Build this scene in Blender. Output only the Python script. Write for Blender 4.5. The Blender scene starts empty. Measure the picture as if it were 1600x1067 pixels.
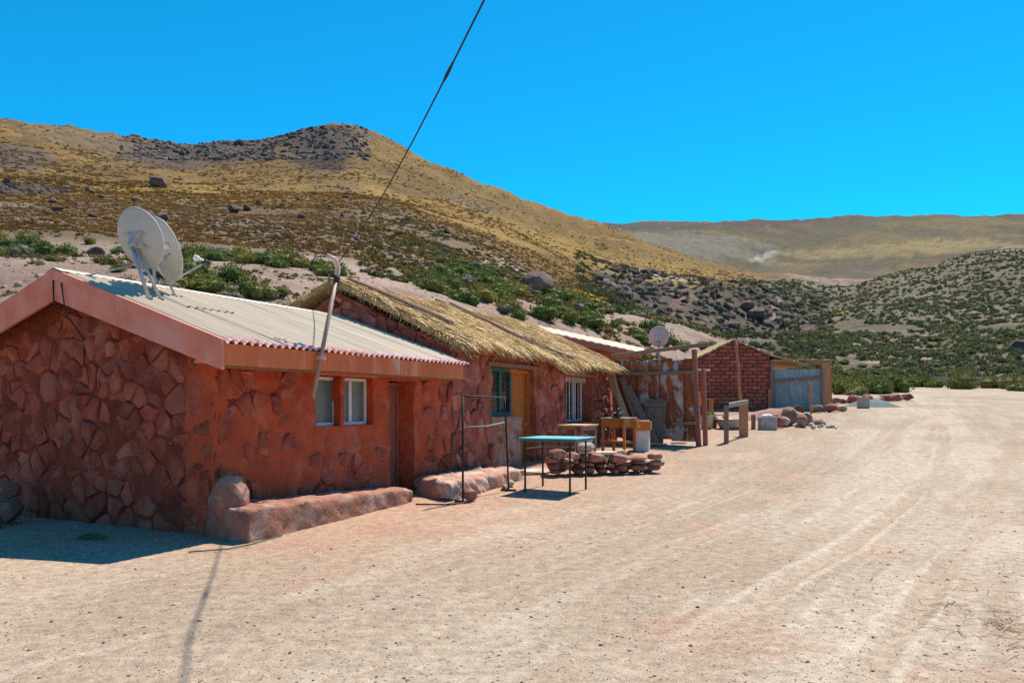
import bpy, bmesh, math, random
import numpy as np
from mathutils import Vector, Matrix

random.seed(7)
RNG = np.random.default_rng(7)
scene = bpy.context.scene
COL = scene.collection

# ------------------------------------------------------------------ camera, sky, sun, exposure
cam_data = bpy.data.cameras.new('camera')
cam = bpy.data.objects.new('camera', cam_data); COL.objects.link(cam)
cam.location = (0, 0, 1.5); cam.rotation_euler = (math.radians(90), 0, 0)
cam_data.sensor_width = 36.0; cam_data.lens = 27.0            # 1200 px focal length on a 1600 px wide frame
cam_data.shift_y = 98.5/1600.0
cam_data.clip_start = 0.05; cam_data.clip_end = 8000
scene.camera = cam

SUN_DIR = Vector((.33, .475, 1.0)).normalized()
SUN_EL = math.asin(SUN_DIR.z); SUN_AZ = math.atan2(SUN_DIR.x, SUN_DIR.y)
world = bpy.data.worlds.new('World'); scene.world = world; world.use_nodes = True
wn = world.node_tree; wn.nodes.clear()
wo = wn.nodes.new('ShaderNodeOutputWorld'); wb = wn.nodes.new('ShaderNodeBackground')
sky = wn.nodes.new('ShaderNodeTexSky'); sky.sky_type = 'NISHITA'; sky.sun_disc = False
sky.sun_elevation = SUN_EL; sky.sun_rotation = SUN_AZ
sky.altitude = 4000; sky.air_density = 1.0; sky.dust_density = 0.0; sky.ozone_density = 3.0
grade = wn.nodes.new('ShaderNodeMix'); grade.data_type = 'RGBA'; grade.blend_type = 'MULTIPLY'
grade.inputs[0].default_value = 1.0; grade.inputs[7].default_value = (.05, 1.18, 1.36, 1)   # deep polarised high-altitude blue
wn.links.new(sky.outputs[0], grade.inputs[6]); wn.links.new(grade.outputs[2], wb.inputs[0])
wb.inputs[1].default_value = 0.125
wn.links.new(wb.outputs[0], wo.inputs[0])

sun_data = bpy.data.lights.new('sun', 'SUN'); sun_data.energy = 5.0; sun_data.angle = math.radians(.53)
sun_data.color = (1.0, .90, .77)
sun = bpy.data.objects.new('sun', sun_data); COL.objects.link(sun)
sun.rotation_euler = SUN_DIR.to_track_quat('Z', 'Y').to_euler(); sun.location = (20, 40, 80)

scene.view_settings.view_transform = 'Standard'; scene.view_settings.look = 'None'
scene.view_settings.exposure = 0.47; scene.view_settings.gamma = 1.0
scene.view_settings.use_curve_mapping = False
scene.cycles.use_denoising = False
scene.cycles.max_bounces = 8; scene.cycles.diffuse_bounces = 4

# ------------------------------------------------------------------ noise
def _hash(ix, iy, seed):
    h = (ix.astype(np.int64)*374761393 + iy.astype(np.int64)*668265263 + seed*974634777) & 0x7fffffff
    h = ((h ^ (h >> 13))*1274126177) & 0x7fffffff
    return ((h ^ (h >> 16)) & 0xffff)/65535.0
def vn(x, y, seed=0):
    x = np.asarray(x, float); y = np.asarray(y, float)
    ix = np.floor(x); iy = np.floor(y); fx = x-ix; fy = y-iy
    fx = fx*fx*fx*(fx*(fx*6-15)+10); fy = fy*fy*fy*(fy*(fy*6-15)+10)
    a = _hash(ix, iy, seed); b = _hash(ix+1, iy, seed); c = _hash(ix, iy+1, seed); d = _hash(ix+1, iy+1, seed)
    return (a*(1-fx)+b*fx)*(1-fy) + (c*(1-fx)+d*fx)*fy
def fbm(x, y, seed=0, o=4, gain=.5):
    t = 0; amp = 1; tot = 0; f = 1.0
    for k in range(o):
        t = t+amp*vn(np.asarray(x)*f+17.3*k, np.asarray(y)*f-9.1*k, seed+k); tot += amp; amp *= gain; f *= 2.03
    return t/tot

# ------------------------------------------------------------------ materials
def new_mat(name):
    m = bpy.data.materials.new(name); m.use_nodes = True
    nt = m.node_tree; b = nt.nodes['Principled BSDF']
    return m, nt, b
def N(nt, t, **kw):
    n = nt.nodes.new(t)
    for k, v in kw.items():
        if hasattr(n, k): setattr(n, k, v)
    return n
def rgba(c): return (c[0], c[1], c[2], 1)
def mixc(nt, fac, a, b, blend='MIX'):
    n = nt.nodes.new('ShaderNodeMix'); n.data_type = 'RGBA'; n.blend_type = blend
    for idx, v in ((0, fac), (6, a), (7, b)):
        if isinstance(v, (int, float)): n.inputs[idx].default_value = v
        elif isinstance(v, tuple): n.inputs[idx].default_value = rgba(v)
        else: nt.links.new(v, n.inputs[idx])
    return n.outputs[2]
def ramp(nt, src, lo, hi):
    n = nt.nodes.new('ShaderNodeMapRange'); n.inputs[1].default_value = lo; n.inputs[2].default_value = hi
    nt.links.new(src, n.inputs[0]); return n.outputs[0]
def noise(nt, vec, scale, detail=4, rough=.55, dist=0.0):
    n = nt.nodes.new('ShaderNodeTexNoise'); n.inputs['Scale'].default_value = scale
    n.inputs['Detail'].default_value = detail; n.inputs['Roughness'].default_value = rough; n.inputs['Distortion'].default_value = dist
    if vec is not None: nt.links.new(vec, n.inputs['Vector'])
    return n.outputs[0]
def coords(nt, kind='Object', scale=(1, 1, 1), randomise=True):
    tc = nt.nodes.new('ShaderNodeTexCoord'); mp = nt.nodes.new('ShaderNodeMapping')
    nt.links.new(tc.outputs[kind], mp.inputs[0]); mp.inputs['Scale'].default_value = scale
    if randomise:
        oi = nt.nodes.new('ShaderNodeObjectInfo'); mul = nt.nodes.new('ShaderNodeMath'); mul.operation = 'MULTIPLY'
        mul.inputs[1].default_value = 37.0; nt.links.new(oi.outputs['Random'], mul.inputs[0])
        cx = nt.nodes.new('ShaderNodeCombineXYZ')
        for i in range(3): nt.links.new(mul.outputs[0], cx.inputs[i])
        nt.links.new(cx.outputs[0], mp.inputs['Location'])
    return mp.outputs[0]
def bump(nt, b, h, strength, dist, normal=None):
    n = nt.nodes.new('ShaderNodeBump'); n.inputs['Strength'].default_value = strength; n.inputs['Distance'].default_value = dist
    nt.links.new(h, n.inputs['Height'])
    if normal is not None: nt.links.new(normal, n.inputs['Normal'])
    if b is not None: nt.links.new(n.outputs[0], b.inputs['Normal'])
    return n.outputs[0]
def pmat(name, c1, c2, scale=6, rough=.9, bs=.5, bd=.01, bscale=None, stretch=(1, 1, 1), c3=None, c3amt=.5, c3scale=3, objvar=.12, metal=0.0, spec=.25, kind='Object'):
    """mottled two- or three-tone surface with fine relief"""
    m, nt, b = new_mat(name)
    v = coords(nt, kind, stretch)
    n1 = noise(nt, v, scale, 6, .62)
    col = mixc(nt, ramp(nt, n1, .36, .64), c1, c2)
    if c3 is not None:
        n3 = noise(nt, v, c3scale, 5, .6, .6)
        col = mixc(nt, ramp(nt, n3, .58-.25*c3amt, .80-.25*c3amt), col, c3)
    if objvar:
        oi = nt.nodes.new('ShaderNodeObjectInfo')
        hs = nt.nodes.new('ShaderNodeHueSaturation')
        mr = nt.nodes.new('ShaderNodeMapRange'); mr.inputs[3].default_value = 1-objvar; mr.inputs[4].default_value = 1+objvar
        nt.links.new(oi.outputs['Random'], mr.inputs[0]); nt.links.new(mr.outputs[0], hs.inputs['Value']); nt.links.new(col, hs.inputs['Color'])
        col = hs.outputs[0]
    nt.links.new(col, b.inputs['Base Color'])
    b.inputs['Roughness'].default_value = rough; b.inputs['Metallic'].default_value = metal
    b.inputs['Specular IOR Level'].default_value = spec
    if bs: bump(nt, b, noise(nt, v, bscale or scale*3, 6, .65), bs, bd)
    return m

M = {}
M['red_mud_shaded'] = pmat('red_mud_shaded', (.33, .066, .033), (.19, .041, .024), 3.2, .95, 1.0, .05, 9, c3=(.50, .19, .125), c3amt=.30, c3scale=2.2, objvar=0)  # same paint as the front, darkened in colour to deepen the gable's shade
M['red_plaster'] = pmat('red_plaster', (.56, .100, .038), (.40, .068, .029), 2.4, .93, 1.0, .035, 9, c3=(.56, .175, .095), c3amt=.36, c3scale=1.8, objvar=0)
M['red_stone_shaded'] = pmat('red_stone_shaded', (.40, .090, .050), (.27, .062, .038), 5, .92, 1.0, .022, 16, c3=(.44, .150, .095), c3amt=.34, c3scale=3.4, objvar=.24)  # stone colour lowered along with the mud, putting wall shade into the albedo
M['h2_mud'] = pmat('rough_mud', (0.381, 0.098, 0.059), (0.271, 0.076, 0.051), 3.2, .95, .9, .025, 14, c3=(0.517, 0.205, 0.139), c3amt=.42, c3scale=2.2, objvar=0)
M['h2_stone'] = pmat('rough_stone', (0.407, 0.111, 0.070), (0.295, 0.088, 0.061), 5, .93, .8, .014, 20, c3=(0.530, 0.219, 0.148), c3amt=.45, c3scale=3, objvar=.25)
M['rose_stone'] = pmat('rose_stone', (.40, .130, .082), (.31, .095, .062), 5, .92, 1.0, .022, 16, c3=(.36, .11, .07), c3amt=.45, c3scale=3, objvar=.25)
M['bench_mud'] = pmat('bench_mud', (.40, .20, .135), (.29, .125, .085), 3.5, .95, 1.0, .03, 16, c3=(.50, .36, .28), c3amt=.35, c3scale=2.4, objvar=0)
M['bench_pale'] = pmat('bench_pale', (.50, .29, .21), (.40, .20, .14), 3.5, .95, .9, .03, 14, c3=(.60, .50, .42), c3amt=.5, c3scale=2.4, objvar=0)
M['field_stone'] = pmat('field_stone', (.36, .155, .105), (.26, .115, .085), 6, .9, .8, .015, 20, c3=(.47, .34, .27), c3amt=.35, c3scale=4, objvar=.22)
M['pale_stone'] = pmat('pale_stone', (.50, .42, .35), (.36, .27, .22), 6, .92, .8, .015, 20, c3=(.62, .57, .5), c3amt=.5, c3scale=4, objvar=.15)
M['boulder'] = pmat('boulder', (.27, .16, .12), (.19, .11, .09), 3, .92, .9, .03, 10, c3=(.36, .26, .2), c3amt=.3, c3scale=2, objvar=.12)
M['dark_rock'] = pmat('dark_rock', (.17, .105, .085), (.11, .075, .065), .9, .95, .9, .08, 4, c3=(.25, .18, .14), c3amt=.3, c3scale=.6, objvar=.25)
M['fascia_pink'] = pmat('fascia_pink', (.82, .285, .195), (.70, .185, .105), 2.2, .6, .4, .006, 30, c3=(.74, .37, .29), c3amt=.3, c3scale=1.2, objvar=.05)
M['fascia_orange'] = pmat('fascia_orange', (.76, .195, .058), (.64, .145, .045), 2.5, .6, .4, .006, 30, c3=(.80, .42, .27), c3amt=.22, c3scale=1.5, stretch=(1.6, 1, .5), objvar=.05)
M['roof_metal'] = pmat('roof_metal', (.61, .505, .38), (.52, .42, .31), 1.6, .62, .15, .003, 30, c3=(.40, .34, .25), c3amt=.32, c3scale=1.4, stretch=(9, .35, .35), objvar=.05, spec=.3)
M['roof_white'] = pmat('roof_white', (.74, .70, .64), (.62, .55, .48), 3, .6, .15, .003, 30, objvar=.04)
M['pink_paint'] = pmat('pink_paint', (.60, .22, .23), (.50, .15, .16), 5, .6, .2, .003, 30, c3=(.68, .50, .46), c3amt=.9, c3scale=8, objvar=.03)
M['dark_void'] = pmat('dark_void', (.02, .016, .014), (.015, .012, .01), 4, .95, 0, objvar=0)  # near-black colour stands in for the shade inside the houses
M['white_frame'] = pmat('white_frame', (.74, .75, .74), (.66, .66, .64), 8, .45, .1, .002, 30, objvar=.02)
M['teal_paint'] = pmat('teal_paint', (.045, .205, .19), (.03, .15, .15), 8, .55, .2, .003, 30, objvar=.04)
M['orange_door'] = pmat('orange_door', (.50, .17, .025), (.40, .115, .02), 5, .5, .25, .003, 24, stretch=(5, 5, .8), objvar=.05)
M['orange_wood'] = pmat('orange_wood', (.55, .22, .05), (.42, .14, .03), 6, .6, .3, .004, 24, stretch=(4, 4, 1), objvar=.12)
M['post_wood'] = pmat('post_wood', (.47, .25, .13), (.35, .165, .08), 5, .85, .5, .006, 20, stretch=(6, 6, .7), objvar=.12)
M['pale_wood'] = pmat('pale_wood', (.58, .43, .26), (.46, .31, .17), 5, .8, .4, .005, 20, stretch=(6, 6, .7), objvar=.1)
M['old_wood'] = pmat('old_wood', (.30, .19, .135), (.20, .12, .09), 4, .9, .6, .008, 18, stretch=(6, 6, .8), c3=(.36, .27, .2), c3amt=.35, c3scale=4, objvar=.14)
M['red_wood'] = pmat('red_wood', (.40, .15, .09), (.29, .10, .065), 4, .88, .6, .008, 18, stretch=(6, 6, .8), objvar=.1)
M['grey_wood'] = pmat('grey_wood', (.36, .33, .26), (.26, .24, .19), 5, .9, .5, .006, 18, stretch=(6, 6, .8), objvar=.1)
M['iron'] = pmat('iron', (.030, .030, .032), (.05, .035, .028), 12, .6, .2, .002, 40, objvar=.1, metal=.3)
M['galv'] = pmat('galv', (.50, .50, .49), (.42, .42, .42), 10, .5, .15, .002, 40, objvar=.05, metal=.25)
M['dish_grey'] = pmat('dish_grey', (.50, .48, .445), (.46, .44, .40), 3, .55, .1, .002, 40, objvar=.03)
M['dish_pink'] = pmat('dish_pink', (.46, .36, .40), (.40, .32, .36), 3, .55, .1, .002, 40, objvar=.03)
M['pipe'] = pmat('pipe', (.42, .30, .23), (.33, .20, .15), 9, .6, .2, .002, 40, objvar=.02, metal=.15)
M['pipe_pink'] = pmat('pipe_pink', (.68, .49, .43), (.6, .40, .34), 9, .5, .1, .002, 40, objvar=.02)
M['plastic_white'] = pmat('plastic_white', (.74, .74, .71), (.62, .6, .56), 8, .5, .1, .002, 40, objvar=.03)
M['black_plastic'] = pmat('black_plastic', (.025, .025, .027), (.018, .018, .02), 8, .55, .1, .002, 40, objvar=.03)
M['table_blue'] = pmat('table_blue', (.17, .52, .53), (.14, .45, .48), 4, .45, .1, .002, 40, c3=(.3, .56, .55), c3amt=.2, c3scale=5, objvar=.02)
M['concrete'] = pmat('concrete', (.42, .38, .34), (.33, .30, .27), 6, .92, .5, .006, 30, objvar=.08)
M['clay_brick'] = pmat('clay_brick', (.33, .115, .085), (.25, .085, .065), 7, .92, .7, .008, 24, objvar=.2)
M['adobe'] = pmat('adobe', (.42, .125, .078), (.31, .092, .062), 6, .95, .8, .012, 20, objvar=.26)
M['adobe_mortar'] = pmat('adobe_mortar', (.27, .10, .072), (.21, .08, .06), 6, .95, .6, .01, 20, objvar=0)
M['blue_sheet'] = pmat('blue_sheet', (.27, .32, .325), (.20, .255, .27), 2.5, .5, .15, .003, 20, c3=(.4, .43, .42), c3amt=.3, c3scale=3, stretch=(2, 2, .6), objvar=.06, metal=.25)
M['cloth_white'] = pmat('cloth_white', (.78, .80, .82), (.70, .72, .75), 6, .85, .2, .004, 20, objvar=.05)
M['cloth_rose'] = pmat('cloth_rose', (.60, .42, .36), (.5, .33, .28), 6, .85, .2, .004, 20, objvar=.08)
M['dirt_mound'] = pmat('dirt_mound', (.43, .26, .21), (.33, .18, .14), 5, .97, .9, .03, 14, c3=(.5, .36, .3), c3amt=.3, c3scale=8, objvar=0)
M['gravel_grey'] = pmat('gravel_grey', (.24, .26, .255), (.17, .19, .19), 16, .95, .9, .03, 22, objvar=0)
M['hose'] = pmat('hose', (.03, .11, .08), (.02, .08, .06), 8, .5, 0, objvar=0)

def glass_mat(name, tint, rough=.06):
    m, nt, b = new_mat(name)
    b.inputs['Base Color'].default_value = rgba(tint); b.inputs['Roughness'].default_value = rough
    b.inputs['Specular IOR Level'].default_value = .6
    v = coords(nt, 'Object'); bump(nt, b, noise(nt, v, 3, 2), .06, .01)
    return m
M['pane'] = glass_mat('frosted_pane', (.13, .165, .15), .22)
def clear_glass():
    m, nt, b = new_mat('clear_pane')
    out = nt.nodes['Material Output']
    tr = nt.nodes.new('ShaderNodeBsdfTransparent'); tr.inputs[0].default_value = (.86, .93, .94, 1)
    gl = nt.nodes.new('ShaderNodeBsdfGlossy'); gl.inputs['Roughness'].default_value = .04
    fr = nt.nodes.new('ShaderNodeFresnel'); fr.inputs[0].default_value = 1.5
    mx = nt.nodes.new('ShaderNodeMixShader')
    nt.links.new(fr.outputs[0], mx.inputs[0]); nt.links.new(tr.outputs[0], mx.inputs[1]); nt.links.new(gl.outputs[0], mx.inputs[2])
    nt.links.new(mx.outputs[0], out.inputs[0]); return m
M['clear_pane'] = clear_glass()

def rust_mat():
    m, nt, b = new_mat('rusted_sheet')
    v = coords(nt, 'Object', (1, 1, .45))
    n1 = noise(nt, v, 3.2, 7, .65, .5); n2 = noise(nt, v, 11, 6, .7); n3 = noise(nt, v, 1.6, 3)
    base = mixc(nt, ramp(nt, n2, .4, .6), (.58, .52, .45), (.44, .34, .27))
    rust = mixc(nt, ramp(nt, n2, .35, .65), (.42, .11, .03), (.22, .055, .022))
    col = mixc(nt, ramp(nt, n1, .42, .51), base, rust)
    col = mixc(nt, ramp(nt, n3, .6, .72), col, (.20, .055, .03))
    nt.links.new(col, b.inputs['Base Color']); b.inputs['Roughness'].default_value = .75; b.inputs['Metallic'].default_value = .1
    bump(nt, b, n2, .4, .006); return m
M['rust'] = rust_mat()

def attr_mat(name, fine=8, bs=.6, bd=.02, rough=.95, trans=0.0, var=.3):
    """base colour from the 'col' attribute with fine mottling"""
    m, nt, b = new_mat(name)
    a = nt.nodes.new('ShaderNodeAttribute'); a.attribute_name = 'col'
    v = coords(nt, 'Object', randomise=False)
    n1 = noise(nt, v, fine, 5, .6)
    mr = nt.nodes.new('ShaderNodeMapRange'); mr.inputs[1].default_value = .3; mr.inputs[2].default_value = .7
    mr.inputs[3].default_value = 1-var; mr.inputs[4].default_value = 1+var; nt.links.new(n1, mr.inputs[0])
    hs = nt.nodes.new('ShaderNodeHueSaturation'); nt.links.new(mr.outputs[0], hs.inputs['Value']); nt.links.new(a.outputs['Color'], hs.inputs['Color'])
    nt.links.new(hs.outputs[0], b.inputs['Base Color']); b.inputs['Roughness'].default_value = rough
    b.inputs['Specular IOR Level'].default_value = .12
    if bs: bump(nt, b, n1, bs, bd)
    if trans:
        out = nt.nodes['Material Output']; tl = nt.nodes.new('ShaderNodeBsdfTranslucent'); mx = nt.nodes.new('ShaderNodeMixShader')
        nt.links.new(hs.outputs[0], tl.inputs[0]); mx.inputs[0].default_value = trans
        nt.links.new(b.outputs[0], mx.inputs[1]); nt.links.new(tl.outputs[0], mx.inputs[2]); nt.links.new(mx.outputs[0], out.inputs[0])
    return m
M['straw'] = attr_mat('straw', 6, 0, 0, .85, .15, .2)
M['cover'] = attr_mat('ground_cover', 1.5, 0, 0, .95, .12, .2)
M['scree'] = attr_mat('scree', 2, .7, .05, .95, 0, .25)
M['thatch'] = pmat('thatch_mat', (.60, .45, .22), (.45, .32, .15), 7, .95, 1, .03, 26, stretch=(5, 1, 1), objvar=0)

def leaf_mat(name, g1, g2, g3):
    m, nt, b = new_mat(name)
    v = coords(nt, 'Object'); n1 = noise(nt, v, 2.2, 3)
    oi = nt.nodes.new('ShaderNodeObjectInfo')
    col = mixc(nt, ramp(nt, n1, .35, .65), g1, g2)
    col = mixc(nt, ramp(nt, oi.outputs['Random'], .55, 1.25), col, g3)
    nt.links.new(col, b.inputs['Base Color']); b.inputs['Roughness'].default_value = .7; b.inputs['Specular IOR Level'].default_value = .2
    out = nt.nodes['Material Output']; tl = nt.nodes.new('ShaderNodeBsdfTranslucent'); mx = nt.nodes.new('ShaderNodeMixShader')
    nt.links.new(col, tl.inputs[0]); mx.inputs[0].default_value = .3
    nt.links.new(b.outputs[0], mx.inputs[1]); nt.links.new(tl.outputs[0], mx.inputs[2]); nt.links.new(mx.outputs[0], out.inputs[0])
    return m
M['leaf_green'] = leaf_mat('leaf_green', (.15, .195, .040), (.095, .135, .030), (.22, .22, .055))
M['leaf_olive'] = leaf_mat('leaf_olive', (.24, .225, .055), (.165, .165, .045), (.34, .25, .055))
M['leaf_dry'] = leaf_mat('leaf_dry', (.20, .205, .12), (.15, .16, .10), (.28, .18, .06))

# ------------------------------------------------------------------ object helpers
def tag(o, label=None, cat=None, group=None, kind=None):
    if label: o['label'] = label
    if cat: o['category'] = cat
    if group: o['group'] = group
    if kind: o['kind'] = kind
    return o
def thing(name, label, cat, loc=(0, 0, 0), rotz=0, group=None):
    o = bpy.data.objects.new(name, None); COL.objects.link(o)
    o.location = loc; o.rotation_euler = (0, 0, rotz); o.empty_display_size = .2
    return tag(o, label, cat, group)
def mesh_obj(name, me, mat, parent=None, loc=None, rot=None):
    if mat is not None:
        if len(me.materials) == 0: me.materials.append(M[mat] if isinstance(mat, str) else mat)
    o = bpy.data.objects.new(name, me); COL.objects.link(o)
    if parent is not None: o.parent = parent
    if loc is not None: o.location = loc
    if rot is not None: o.rotation_euler = rot
    return o
def rotm(rot): 
    from mathutils import Euler
    return Euler(rot).to_matrix()
class MB:
    def __init__(s): s.v = []; s.f = []
    def add(s, vs, fs):
        k = len(s.v); s.v += [tuple(p) for p in vs]; s.f += [tuple(i+k for i in f) for f in fs]; return s
    def box(s, x0, x1, y0, y1, z0, z1):
        return s.add([(x0,y0,z0),(x1,y0,z0),(x1,y1,z0),(x0,y1,z0),(x0,y0,z1),(x1,y0,z1),(x1,y1,z1),(x0,y1,z1)],
                     [(0,3,2,1),(4,5,6,7),(0,1,5,4),(1,2,6,5),(2,3,7,6),(3,0,4,7)])
    def obox(s, c, size, rot=(0, 0, 0)):
        R = rotm(rot); c = Vector(c); hx, hy, hz = [q/2 for q in size]
        pts = [c+R@Vector((a*hx, b*hy, d*hz)) for d in (-1, 1) for (a, b) in ((-1,-1),(1,-1),(1,1),(-1,1))]
        return s.add(pts, [(0,3,2,1),(4,5,6,7),(0,1,5,4),(1,2,6,5),(2,3,7,6),(3,0,4,7)])
    def beam(s, p0, p1, w, h, up=(0, 0, 1)):
        p0 = Vector(p0); p1 = Vector(p1); d = (p1-p0).normalized(); up = Vector(up)
        sx = d.cross(up)
        if sx.length < 1e-4: sx = d.cross(Vector((1, 0, 0)))
        sx.normalize(); sz = sx.cross(d)
        pts = []
        for p in (p0, p1):
            for a, b in ((-1,-1),(1,-1),(1,1),(-1,1)): pts.append(p+sx*(a*w/2)+sz*(b*h/2))
        return s.add(pts, [(0,3,2,1),(4,5,6,7),(0,1,5,4),(1,2,6,5),(2,3,7,6),(3,0,4,7)])
    def tube(s, pts, r, n=8, cap=True):
        pts = [Vector(p) for p in pts]; k = len(pts); rs = r if isinstance(r, (list, tuple)) else [r]*k
        vs = []; prev = None
        for i, p in enumerate(pts):
            d = (pts[min(i+1, k-1)]-pts[max(i-1, 0)]).normalized()
            if prev is None:
                a = d.cross(Vector((0, 0, 1)))
                if a.length < 1e-3: a = d.cross(Vector((1, 0, 0)))
            else: a = prev-d*prev.dot(d)
            a.normalize(); prev = a; b = d.cross(a)
            for j in range(n):
                t = 2*math.pi*j/n; vs.append(p+(a*math.cos(t)+b*math.sin(t))*rs[i])
        fs = [(i*n+j, i*n+(j+1) % n, (i+1)*n+(j+1) % n, (i+1)*n+j) for i in range(k-1) for j in range(n)]
        if cap: fs += [tuple(range(n-1, -1, -1)), tuple((k-1)*n+j for j in range(n))]
        return s.add(vs, fs)
    def lathe(s, prof, n=16, origin=(0, 0, 0), R=None):
        o = Vector(origin); R = R or Matrix.Identity(3); vs = []
        for (r, z) in prof:
            for j in range(n):
                t = 2*math.pi*j/n; vs.append(o+R@Vector((r*math.cos(t), r*math.sin(t), z)))
        k = len(prof)
        fs = [(i*n+j, i*n+(j+1) % n, (i+1)*n+(j+1) % n, (i+1)*n+j) for i in range(k-1) for j in range(n)]
        return s.add(vs, fs)
    def mesh(s, name):
        me = bpy.data.meshes.new(name); me.from_pydata(s.v, [], s.f); me.update(); return me
    def build(s, name, mat, parent=None, smooth=False, bevel=0, fix=False, loc=None, rot=None):
        me = s.mesh(name)
        if fix:
            bm = bmesh.new(); bm.from_mesh(me); bmesh.ops.recalc_face_normals(bm, faces=bm.faces); bm.to_mesh(me); bm.free()
        if smooth: me.polygons.foreach_set('use_smooth', [True]*len(me.polygons))
        o = mesh_obj(name, me, mat, parent, loc, rot)
        if bevel:
            b = o.modifiers.new('bevel', 'BEVEL'); b.width = bevel; b.segments = 2; b.limit_method = 'ANGLE'
        return o

def np_mesh(name, V, F, cols=None, smooth=False):
    """V (n,3), F (m,k) arrays -> mesh; cols (n,3) goes to the 'col' attribute"""
    me = bpy.data.meshes.new(name); V = np.asarray(V, np.float32); F = np.asarray(F, np.int32)
    me.vertices.add(len(V)); me.vertices.foreach_set('co', V.ravel())
    k = F.shape[1]; me.loops.add(F.size); me.loops.foreach_set('vertex_index', F.ravel())
    me.polygons.add(len(F)); me.polygons.foreach_set('loop_start', np.arange(0, F.size, k, dtype=np.int32))
    me.polygons.foreach_set('loop_total', np.full(len(F), k, np.int32))
    if smooth: me.polygons.foreach_set('use_smooth', np.ones(len(F), bool))
    me.update(calc_edges=True)
    if cols is not None:
        a = me.attributes.new('col', 'FLOAT_COLOR', 'POINT')
        c = np.ones((len(V), 4), np.float32); c[:, :3] = cols; a.data.foreach_set('color', c.ravel())
    return me

def rock_mesh(seed, dims=(1, 1, 1), n=22, jag=.16, level=1, sq=.85):
    """angular weathered rock: hull of scattered points, rounded a little"""
    r = random.Random(seed); bm = bmesh.new()
    for i in range(n):
        a = r.uniform(0, 2*math.pi); z = r.uniform(-1, 1); q = math.sqrt(1-z*z); k = 1-jag*r.random()*1.6
        x, y, zz = q*math.cos(a)*k, q*math.sin(a)*k, z*k
        e = sq
        f = lambda t: math.copysign(abs(t)**e, t)
        bm.verts.new((f(x)*dims[0], f(y)*dims[1], f(zz)*dims[2]))
    res = bmesh.ops.convex_hull(bm, input=bm.verts)
    bmesh.ops.delete(bm, geom=[e for e in res['geom_interior'] if isinstance(e, bmesh.types.BMVert)], context='VERTS')
    bmesh.ops.dissolve_limit(bm, angle_limit=.12, verts=bm.verts, edges=bm.edges)
    bmesh.ops.triangulate(bm, faces=bm.faces)
    if level:
        md = min(dims)
        bmesh.ops.subdivide_edges(bm, edges=bm.edges, cuts=1, smooth=.10)
        for v in bm.verts: v.co += Vector((r.uniform(-1, 1), r.uniform(-1, 1), r.uniform(-1, 1)))*md*.035
    bmesh.ops.recalc_face_normals(bm, faces=bm.faces)
    me = bpy.data.meshes.new('rock'); bm.to_mesh(me); bm.free()
    if level: me.polygons.foreach_set('use_smooth', [True]*len(me.polygons)); me.set_sharp_from_angle(angle=math.radians(26))
    return me

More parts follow.
